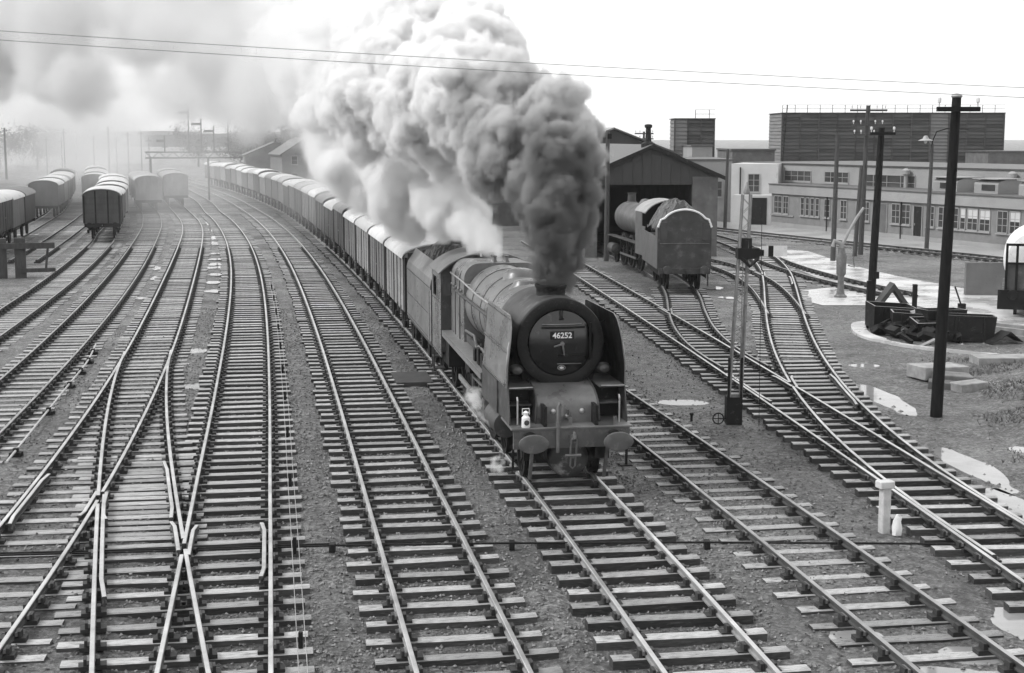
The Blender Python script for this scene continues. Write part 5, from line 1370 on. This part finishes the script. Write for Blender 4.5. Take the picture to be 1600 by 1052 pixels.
# stacked slabs by the near pole
for i, (x, y, z, l, w, rz_, n) in enumerate(((13.05, 43.6, .34, .75, .55, .25, 'broad pale slab on top of the stack behind the near pole'), (13.2, 42.6, .22, .55, .4, -.1, 'second slab of the stack behind the near pole'), (13.35, 41.5, .16, .45, .3, .3, 'small pale slab at the front of the stack'), (12.7, 41.9, .12, .4, .25, -.3, 'dark slab at the foot of the stack by the pole'))):
    g_ = zz(x, y)
    o = MB().box(-l, l, -w, w, -.3, .1).build('stone_slab', mat('slab_%d' % i, (.3, .15, .26, .1)[i], .7, .4, 3, bump=.4, bscale=7), bevel=.02)
    o.location = (x, y, g_ + z); o.rotation_euler = (rnd.uniform(-.06, .06), rnd.uniform(-.06, .06), rz_)
    tag(o, n, 'slab')
o = MB().box(-2.2, 2.2, -.5, .5, -.3, .08).build('stone_slab', mat('slab_long', .28, .7, .4, 2, bump=.4, bscale=7)); o.location = (17.2, 46.2, zz(17.2, 46.2) + .1)
tag(o, 'long flat pale slab on the rough bank at the right edge', 'slab')
# low concrete wall and tank vehicle at the right edge
wl = MB().box(0, 7, 0, .35, 0, 1.55).build('retaining_wall', mat('stained_concrete', .14, .7, .2, 1, wear=.2, wearcol=.09)); wl.location = (21.2, 67.0, 0); wl.rotation_euler = (0, 0, -.1)
tag(wl, 'low grey concrete wall beyond the wet paving at right', 'wall')
tv = thing('tank_wagon', (21.4, 58.6, 0), -.335, 'white-topped rounded tank wagon with dark end frame cut by the right edge', 'tank wagon')
MB().lathe([(.8, -.08), (1.15, .0), (1.3, .25), (1.3, 4.2), (1.1, 4.5), (.6, 4.6)], (0, .3, 2.35), 'Y', 32).build('tank', M_WHITE, tv, smooth=True)
MB().box(-1.3, 1.3, -.3, 5.0, .75, 1.15).box(-1.45, 1.45, -.36, -.3, .35, 1.15).build('chassis', M_BLACK, tv)
for x in (-1.15, -.75, -.1):
    MB().box(x - .05, x + .05, -.32, -.22, 1.15, 3.0).build('end_post', M_BLACK, tv)
MB().box(-1.2, 1.3, -.32, -.22, 2.95, 3.05).box(-1.2, 1.3, -.32, -.22, 2.2, 2.28).build('end_rail', M_BLACK, tv)
MB().box(-1.1, 1.2, -.25, -.2, 1.15, 2.2).build('end_panel', M_PAINT_D, tv)
buffers(tv, -.78, 1.0, 1, m=M_BLACK, hm=M_BLACK)
for y in (1.0, 3.8):
    for s_ in (-1, 1): wheel(tv, s_ * .74, y, .48, 8, s_)

# ------------------------------------------------------------------ left side: buffer stop, gantry, masts, far houses, trees
bs = thing('buffer_stop', (-26.2, 75.5, 0), .3, 'heavy timber buffer stop with crossbeams by the left edge', 'buffer stop')
M_BST = mat('tarred_timber', .05, .7, .4, 2, stretch=(4, 4, 1), bump=.3)
for x in (-.6, .35):
    MB().box(x - .28, x + .28, -.2, .25, 0, 2.1).build('post', M_BST, bs)
MB().box(-.6, 2.1, -.35, -.05, 1.55, 1.85).build('beam', M_BST, bs)
MB().box(.3, 2.1, -.3, -.05, .3, .5).build('lower_beam', M_BST, bs)
MB().bar((1.6, -.1, .3), (1.75, -.1, 1.6), .1, .12).build('brace', M_BST, bs)
M_HAZY = mat('far_steel', .03, .7, .2, 2)
gt = thing('signal_gantry', (-36.2, 166, 0), .25, 'far signal gantry carrying five semaphore arms above the smoke', 'signal gantry')
for x in (-5, 1.4):
    MB().box(x - .1, x + .1, -.2, .2, 0, 5.0).build('leg', M_HAZY, gt)
MB().box(-5.6, 5.2, -.4, .4, 4.95, 5.1).box(-5.6, 5.2, -.4, .4, 5.6, 5.75).build('girder', M_HAZY, gt)
for i in range(14):
    x0_, x1_ = -5.6 + i * .77, -5.6 + (i + 1) * .77
    MB().bar((x0_, -.4, 5.0 if i % 2 else 5.7), (x1_, -.4, 5.7 if i % 2 else 5.0), .07, .07).build('girder_lacing', M_HAZY, gt)
for x, h, w, up in ((-3.4, 7.1, .9, 0), (-.7, 10.3, 1.1, 0), (.7, 9.0, 1.1, 0), (2.1, 8.2, 1.1, 0), (3.7, 9.4, -1.2, .6)):
    dl = MB().box(x - .07, x + .07, -.1, .1, 5.7, h + .45).build('doll', M_HAZY, gt)
    MB().bar((x, -.12, h - .15), (x - w, -.12, h - .15 + up * abs(w)), .05, .28).build('semaphore_arm', M_HAZY, dl)
    MB().box(x - .3, x + .3, -.3, .3, 6.2, 6.28).build('lamp_platform', M_HAZY, dl)
MASTS = [(-89, 255, 9.0, .22), (-84, 262, 7.4, .1), (-80, 258, 7.2, .09), (-74, 240, 8.6, .12), (-72, 250, 7.6, .14), (-70, 252, 9.2, .2), (-67, 246, 7.4, .1), (-64.5, 244, 8.3, .12), (-62.8, 246, 8.5, .12), (-60, 240, 7.3, .09)]
for i, (x, y, h, r) in enumerate(MASTS):
    m_ = thing('yard_mast', (x, y, 0), 0, 'hazy upright mast on the far left skyline, %s counted from the left edge' % ORD[i], 'mast', 'masts on the left skyline')
    MB().tube([(0, 0, 0), (0, 0, h)], [r, r * .7], 8).build('shaft', M_HAZY, m_)
    MB().box(-.5, .5, -.06, .06, h - .6, h - .45).build('crossarm', M_HAZY, m_)
MB_ = MB().box(-64.6, -62.7, 244.9, 245.1, 8.0, 8.2).build('mast_tie', M_HAZY); MB_.parent = bpy.data.objects['yard_mast.007']
M_HOUSE = mat('far_house_brick', .16, .8, .2, 1)
def house(x, y, rz, w, d, h, rr, label, cat='house'):
    t = thing('brick_house', (x, y, 0), rz, label, cat, 'houses beyond the goods train')
    MB().prism([(-w, 0), (w, 0), (w, h), (0, h + rr), (-w, h)], 0, d, 'Y').build('wall', M_HOUSE, t)
    for s in (-1, 1): 
        r = MB().prism([(0, h + rr + .02), (s * (w + .3), h - .2), (s * (w + .3), h - .05), (0, h + rr + .18)], -.2, d + .2, 'Y').build('roof', M_SLATE, t)
    MB().box(-.4, .4, d - .9, d - .1, h + rr - .3, h + rr + 1.0).build('chimney', M_HOUSE, t)
    for wx in (-w * .5, w * .5):
        for wz in (1.2, 3.6):
            if wz + 1 < h: window(t, wx - .4, wx + .4, wz, wz + 1.1, cols=1, rows=2)
house(-29, 205, .3, 3.5, 12, 5.0, 2.2, 'gabled brick house left of the pair beyond the goods vans')
house(-23.5, 208, .3, 3.8, 12, 5.4, 2.6, 'gabled brick house with taller roof right of the pair beyond the vans')
house(-40, 245, .2, 5, 14, 4.4, 2.0, 'far gabled house right of the signal gantry')
o = thing('brick_pier', (-11.6, 118, 0), .2, 'dark square brick stack seen just above the train roofs', 'brick stack')
MB().box(-.55, .55, -.5, .5, 0, 5.1).build('stack', M_DKBRICK, o); MB().box(-.62, .62, -.58, .58, 5.1, 5.3).build('stack_cap', M_DKBRICK, o)
o = MB().tube([(-25.5, 190, 0), (-25.5, 190, 8.2)], [.16, .1], 8).build('yard_mast', M_HAZY)
tag(o, 'lone slim pole left of the houses beyond the train', 'mast')
# low hills on the horizon
hx = np.linspace(-1100, -60, 70)
hv = []
for x in hx:
    z = 6.5 + 3.5 * float(hash_noise(np.array([x]), np.array([0.]), .006, 3)[0]) + 3 * float(hash_noise(np.array([x]), np.array([0.]), .03, 4)[0])
    hv += [(x, 1150, -3), (x, 1150, z * (1 if x < 200 else .8)), (x, 1500, z * 1.3)]
hm = MB(); hm.v = hv
for i in range(len(hx) - 1):
    a = i * 3
    hm.f += [(a, a + 3, a + 4, a + 1), (a + 1, a + 4, a + 5, a + 2)]; hm.m += [0, 0]
tag(hm.build('hills', mat('far_hill', .06, .9, .4, .02, coords='World'), smooth=True), kind='structure')

def tree(x, y, h, r, label, seed, leaves=3600, m=None):
    rr = np.random.default_rng(seed)
    t = thing('broadleaf_tree', (x, y, 0), 0, label, 'tree', 'far trees on the left')
    tk = MB().tube([(0, 0, 0), (.1, 0, h * .3), (0, .1, h * .6)], [.28, .2, .1], 7)
    for k in range(5):
        a = rr.uniform(0, 6.28); tk.tube([(0, 0, h * .35), (math.cos(a) * r * .6, math.sin(a) * r * .6, h * .65)], [.1, .03], 5)
    tk.build('trunk', M_HAZY, t)
    cl = rr.normal(size=(14, 3)) * [r * .5, r * .5, h * .17] + [0, 0, h * .68]
    c = cl[rr.integers(0, 14, leaves)] + rr.normal(size=(leaves, 3)) * r * .2
    d1 = rr.normal(size=(leaves, 3)); d2 = rr.normal(size=(leaves, 3)); s = .24
    V = np.stack([c, c + d1 * s, c + d2 * s], 1).reshape(-1, 3)
    me = bpy.data.meshes.new('crown'); me.from_pydata(V.tolist(), [], [(3 * i, 3 * i + 1, 3 * i + 2) for i in range(leaves)])
    me.materials.append(M_LEAF); o = bpy.data.objects.new('crown', me); COL.objects.link(o); o.parent = t
M_LEAF = mat('foliage', .07, .8, .4, 1)
TREES = [(-38, 262, 8, 4), (-33, 250, 7.5, 3.5), (-45, 300, 9, 5), (-54, 310, 8, 5), (-97, 330, 8, 5), (-108, 330, 9, 5), (-120, 340, 8, 6), (-66, 360, 8, 6), (-80, 370, 8, 6)]
for i, (x, y, h, r) in enumerate(TREES):
    tree(x, y, h, r, 'hazy skyline tree behind the yard, %s from the left edge' % ORD[sorted(range(len(TREES)), key=lambda j: TREES[j][0] / TREES[j][1]).index(i)], 50 + i)
# weeds on the rough bank (uncountable)
n_ = 15000
gxx = rng.uniform(10.8, 21, n_); gyy = rng.uniform(24, 48.5, n_)
kk = (gxx > 11.3 + (gyy - 30) * .16 + rng.normal(size=n_) * .3) & (hash_noise(gxx, gyy, .7, 21) > .42)
gxx, gyy = gxx[kk], gyy[kk]; gzz = ground_z(gxx, gyy); n_ = len(gxx)
V = []; F = []
for x, y, z in zip(gxx, gyy, gzz):
    for q in range(3):
        a = rnd.uniform(0, 6.28); h = rnd.uniform(.03, .13); w = .012; lx, ly = math.cos(a) * h * .7, math.sin(a) * h * .7
        b = len(V); V += [(x - w, y, z), (x + w, y, z), (x + lx, y + ly, z + h)]; F.append((b, b + 1, b + 2))
me = bpy.data.meshes.new('weeds'); me.from_pydata(V, [], F); me.materials.append(mat('weed', .16, .8, .5, .7, coords='World'))
o = bpy.data.objects.new('weeds', me); COL.objects.link(o); tag(o, 'low rough weeds and grass on the bank at the right', 'weeds', kind='stuff')
# cinders and clods scattered over the open ground
cl_ = MB()
for i in range(1500):
    x = rnd.uniform(2.5, 20); y = rnd.uniform(17, 62)
    if abs(TK['T9'].near(x, y)[0]) < 1.4 or abs(TK['T0'].near(x, y)[0]) < 1.4 or abs(TK['T10'].near(x, y)[2]) < 1.4: continue
    r = .015 + .09 * rnd.random() ** 3; z = zz(x, y)
    cl_.add([(x + r * rnd.uniform(.6, 1.3), y, z), (x, y + r, z), (x - r, y, z), (x, y - r * rnd.uniform(.6, 1.3), z), (x, y, z + r * .7)], [(0, 1, 4), (1, 2, 4), (2, 3, 4), (3, 0, 4)])
tag(cl_.build('loose_clods', M_STONE), 'small dark clods and stones strewn over the cinder ground at right', 'stones', kind='stuff')

# ------------------------------------------------------------------ smoke and steam (voxel volumes grown from many small puffs)
def sph(n):
    v = rng.normal(size=(n, 3)); return v / np.linalg.norm(v, axis=1)[:, None]
def puffs(path, count, spread, rf, kids=14, sub=8, lo=.6, hi=1.2, third=0):
    P = catmull(path, 50)
    seg = np.linalg.norm(np.diff(P[:, :3], axis=0), axis=1) / np.maximum(P[:-1, 3], .08)
    c = np.concatenate([[0], np.cumsum(seg)]); c /= c[-1]
    pts = []; rad = []
    for t in (np.arange(count) + rng.random(count)) / count:
        q = np.array([np.interp(t, c, P[:, k]) for k in range(4)])
        off = sph(1)[0] * rng.random() ** .5 * q[3] * spread
        cen = q[:3] + off; r = q[3] * rf * rng.uniform(lo, hi)
        pts.append(cen); rad.append(r)
        for d1 in sph(kids):
            r1 = r * rng.uniform(.28, .52); c1 = cen + d1 * r * .92
            pts.append(c1); rad.append(r1)
            for d2 in sph(sub):
                if np.dot(d1, d2) < 0: continue
                r2 = r1 * rng.uniform(.28, .5); c2 = c1 + d2 * r1 * .9
                pts.append(c2); rad.append(r2)
                for d3 in (sph(third) if third else ()):
                    if np.dot(d2, d3) > 0: pts.append(c2 + d3 * r2 * rng.uniform(.8, 1.25)); rad.append(r2 * rng.uniform(.22, .5))
    return np.array(pts), np.array(rad)

def volume(name, pts, rad, vox, m, label, cat):
    me = bpy.data.meshes.new(name); me.from_pydata(pts.tolist(), [], [])
    a = me.attributes.new('puff_radius', 'FLOAT', 'POINT'); a.data.foreach_set('value', rad.astype(np.float32))
    me.materials.append(m)
    o = bpy.data.objects.new(name, me); COL.objects.link(o)
    ng = bpy.data.node_groups.new(name, 'GeometryNodeTree')
    ng.interface.new_socket('Geometry', in_out='INPUT', socket_type='NodeSocketGeometry'); ng.interface.new_socket('Geometry', in_out='OUTPUT', socket_type='NodeSocketGeometry')
    N = ng.nodes; l = ng.links.new
    gi = N.new('NodeGroupInput'); go = N.new('NodeGroupOutput')
    na = N.new('GeometryNodeInputNamedAttribute'); na.data_type = 'FLOAT'; na.inputs['Name'].default_value = 'puff_radius'
    mp = N.new('GeometryNodeMeshToPoints'); pv = N.new('GeometryNodePointsToVolume'); sm = N.new('GeometryNodeSetMaterial')
    pv.resolution_mode = 'VOXEL_SIZE'
    pv.inputs['Voxel Size'].default_value = vox; pv.inputs['Density'].default_value = 1
    sm.inputs['Material'].default_value = m
    l(gi.outputs[0], mp.inputs['Mesh']); l(na.outputs['Attribute'], mp.inputs['Radius']); l(mp.outputs[0], pv.inputs['Points']); l(na.outputs['Attribute'], pv.inputs['Radius'])
    l(pv.outputs[0], sm.inputs[0]); l(sm.outputs[0], go.inputs[0])
    md = o.modifiers.new('smoke', 'NODES'); md.node_group = ng
    return tag(o, label, cat, kind='stuff')

def smoke_mat(name, dens, scale, lo, hi, col0, col1=None, src=None, dist=(0, 8), aniso=.15, n_lo=.36, n_hi=.62, cvar=0.0, fade=None):
    """density broken up by noise; soot content falls with distance from the chimney"""
    m = bpy.data.materials.new(name); m.use_nodes = True; nt = m.node_tree; nt.nodes.clear(); N = nt.nodes; L = nt.links.new
    out = N.new('ShaderNodeOutputMaterial'); pv = N.new('ShaderNodeVolumePrincipled')
    pv.inputs['Anisotropy'].default_value = aniso
    pos = N.new('ShaderNodeNewGeometry').outputs['Position']
    nz = N.new('ShaderNodeTexNoise'); nz.inputs['Scale'].default_value = scale; nz.inputs['Detail'].default_value = 3
    L(pos, nz.inputs['Vector'])
    mr = N.new('ShaderNodeMapRange'); mr.inputs[1].default_value = n_lo; mr.inputs[2].default_value = n_hi; mr.inputs[3].default_value = dens * lo; mr.inputs[4].default_value = dens * hi
    L(nz.outputs[0], mr.inputs[0])
    dv = mr.outputs[0]
    if fade:
        f1 = N.new('ShaderNodeVectorMath'); f1.operation = 'DISTANCE'; f1.inputs[1].default_value = fade[0]
        L(pos, f1.inputs[0])
        f2 = N.new('ShaderNodeMapRange'); f2.inputs[1].default_value = fade[1]; f2.inputs[2].default_value = fade[2]; f2.inputs[3].default_value = 1; f2.inputs[4].default_value = fade[3]
        L(f1.outputs['Value'], f2.inputs[0])
        f3 = N.new('ShaderNodeMath'); f3.operation = 'MULTIPLY'; L(dv, f3.inputs[0]); L(f2.outputs[0], f3.inputs[1]); dv = f3.outputs[0]
    L(dv, pv.inputs['Density'])
    pv.inputs['Density Attribute'].default_value = 'density'
    if col1 is None:
        pv.inputs['Color'].default_value = G(col0)
    else:
        vd = N.new('ShaderNodeVectorMath'); vd.operation = 'DISTANCE'; vd.inputs[1].default_value = src
        L(pos, vd.inputs[0])
        n2 = N.new('ShaderNodeTexNoise'); n2.inputs['Scale'].default_value = .55; n2.inputs['Detail'].default_value = 2
        L(pos, n2.inputs['Vector'])
        ad = N.new('ShaderNodeMath'); ad.operation = 'MULTIPLY_ADD'; ad.inputs[1].default_value = cvar; 
        L(n2.outputs[0], ad.inputs[0]); L(vd.outputs['Value'], ad.inputs[2])
        r2 = N.new('ShaderNodeMapRange'); r2.interpolation_type = 'SMOOTHSTEP'
        r2.inputs[1].default_value = dist[0] + cvar * .5; r2.inputs[2].default_value = dist[1] + cvar * .5; r2.inputs[3].default_value = col0; r2.inputs[4].default_value = col1
        L(ad.outputs[0], r2.inputs[0]); L(r2.outputs[0], pv.inputs['Color'])
    L(pv.outputs[0], out.inputs['Volume'])
    return m

CH = loc2w(0, 2.75, 3.95)
near_path = [(CH[0], CH[1], CH[2] - .1, .45), (.87, 30.9, 4.7, .62), (.92, 31.1, 5.2, .95), (.85, 31.6, 5.9, 1.3), (.6, 32.3, 6.6, 1.55), (.15, 33.4, 7.3, 1.7), (-.7, 36, 8.1, 1.8), (-1.9, 40, 8.8, 2.3), (-3.9, 46.5, 9.6, 2.9), (-7, 57, 10.7, 3.6)]
P_, R_ = puffs(near_path, 95, .62, .48, kids=18, sub=10, third=8)
print('puffs', len(P_))
volume('smoke_plume', P_, R_, .075, smoke_mat('sooty_smoke', 15.0, 3.0, .1, 1.4, .3, .98, CH, (.3, 7.4), cvar=8.0, n_lo=.38, n_hi=.6, fade=(CH, 5, 24, .06)), 'billowing dark-cored smoke blasting from the locomotive chimney', 'smoke')
far_path = [(-6, 54, 10.4, 3.2), (-12, 74, 12.6, 4.4), (-20, 92, 14.6, 5.2), (-31, 114, 16.8, 6.6), (-50, 148, 19, 8.6), (-75, 190, 20, 11), (-110, 250, 24, 14)]
P_, R_ = puffs(far_path, 110, .95, .42, third=4)
volume('smoke_trail', P_, R_, .5, smoke_mat('drifting_smoke', .55, .13, .10, 1.7, .88, aniso=.3, n_lo=.36, n_hi=.68), 'broad grey-white smoke trail drifting left behind the train', 'smoke')
st_path = [(-.33, 37.7, 4.15, .12), (-.6, 38.5, 4.5, .4), (-1.5, 41, 5.2, 1.0), (-3.1, 45, 5.9, 1.5), (-5.2, 51, 6.8, 2.0), (-7.4, 58, 7.5, 2.4)]
P_, R_ = puffs(st_path, 60, .5, .55, third=5)
volume('safety_valve_steam', P_, R_, .15, smoke_mat('white_steam', 12.0, 1.6, .35, 1.3, .999, aniso=.3, fade=((-.33, 37.7, 4.2), 7, 21, .03)), 'bright white steam blowing back from the safety valves', 'steam')
P_, R_ = puffs([(*loc2w(-1.2, 2.2, .3)[:2], .5, .14), (*loc2w(-1.3, 1.9, .25)[:2], .42, .22)], 8, .8, .5, kids=20)
volume('cylinder_steam', P_, R_, .035, smoke_mat('drain_steam', 12.0, 7.0, .0, 1.3, .99, n_lo=.42), 'small white puff of steam beside the front left wheel', 'steam')
P_, R_ = puffs([(*loc2w(-1.25, 3.4, .8)[:2], 1.0, .16), (*loc2w(-1.35, 5.6, 1.0)[:2], 1.3, .34)], 16, .8, .5, kids=18)
volume('cylinder_steam', P_, R_, .05, smoke_mat('gland_steam', 9.0, 4.0, .0, 1.3, .99, n_lo=.42), 'thin wisp of steam along the left cylinder and motion', 'steam')
dr_path = [(-9, 76, 4, 2.5), (-20, 106, 4.5, 5), (-36, 140, 5, 7), (-52, 180, 6, 9), (-76, 240, 8, 12), (-110, 320, 10, 16), (-150, 420, 12, 22)]
P_, R_ = puffs(dr_path, 60, 1.6, .8, kids=8, sub=3)
volume('smoke_drift', P_, R_, 1.2, smoke_mat('thin_drift', .03, .06, .2, 1.3, .995, aniso=.45), 'thin pale smoke lying over the far left sidings', 'smoke')

# the air of the place
hz = MB().box(-1600, 1600, -60, 2200, -4, 26).build('haze', mat('unused', .5))
hz.data.materials.clear()
hzm = bpy.data.materials.new('air'); hzm.use_nodes = True; hzm.node_tree.nodes.clear()
ho = hzm.node_tree.nodes.new('ShaderNodeOutputMaterial'); hp = hzm.node_tree.nodes.new('ShaderNodeVolumePrincipled')
hp.inputs['Color'].default_value = G(.95); hp.inputs['Density'].default_value = .0002; hp.inputs['Density Attribute'].default_value = ''
hzm.node_tree.links.new(hp.outputs[0], ho.inputs['Volume'])
hz.data.materials.append(hzm); tag(hz, kind='stuff')
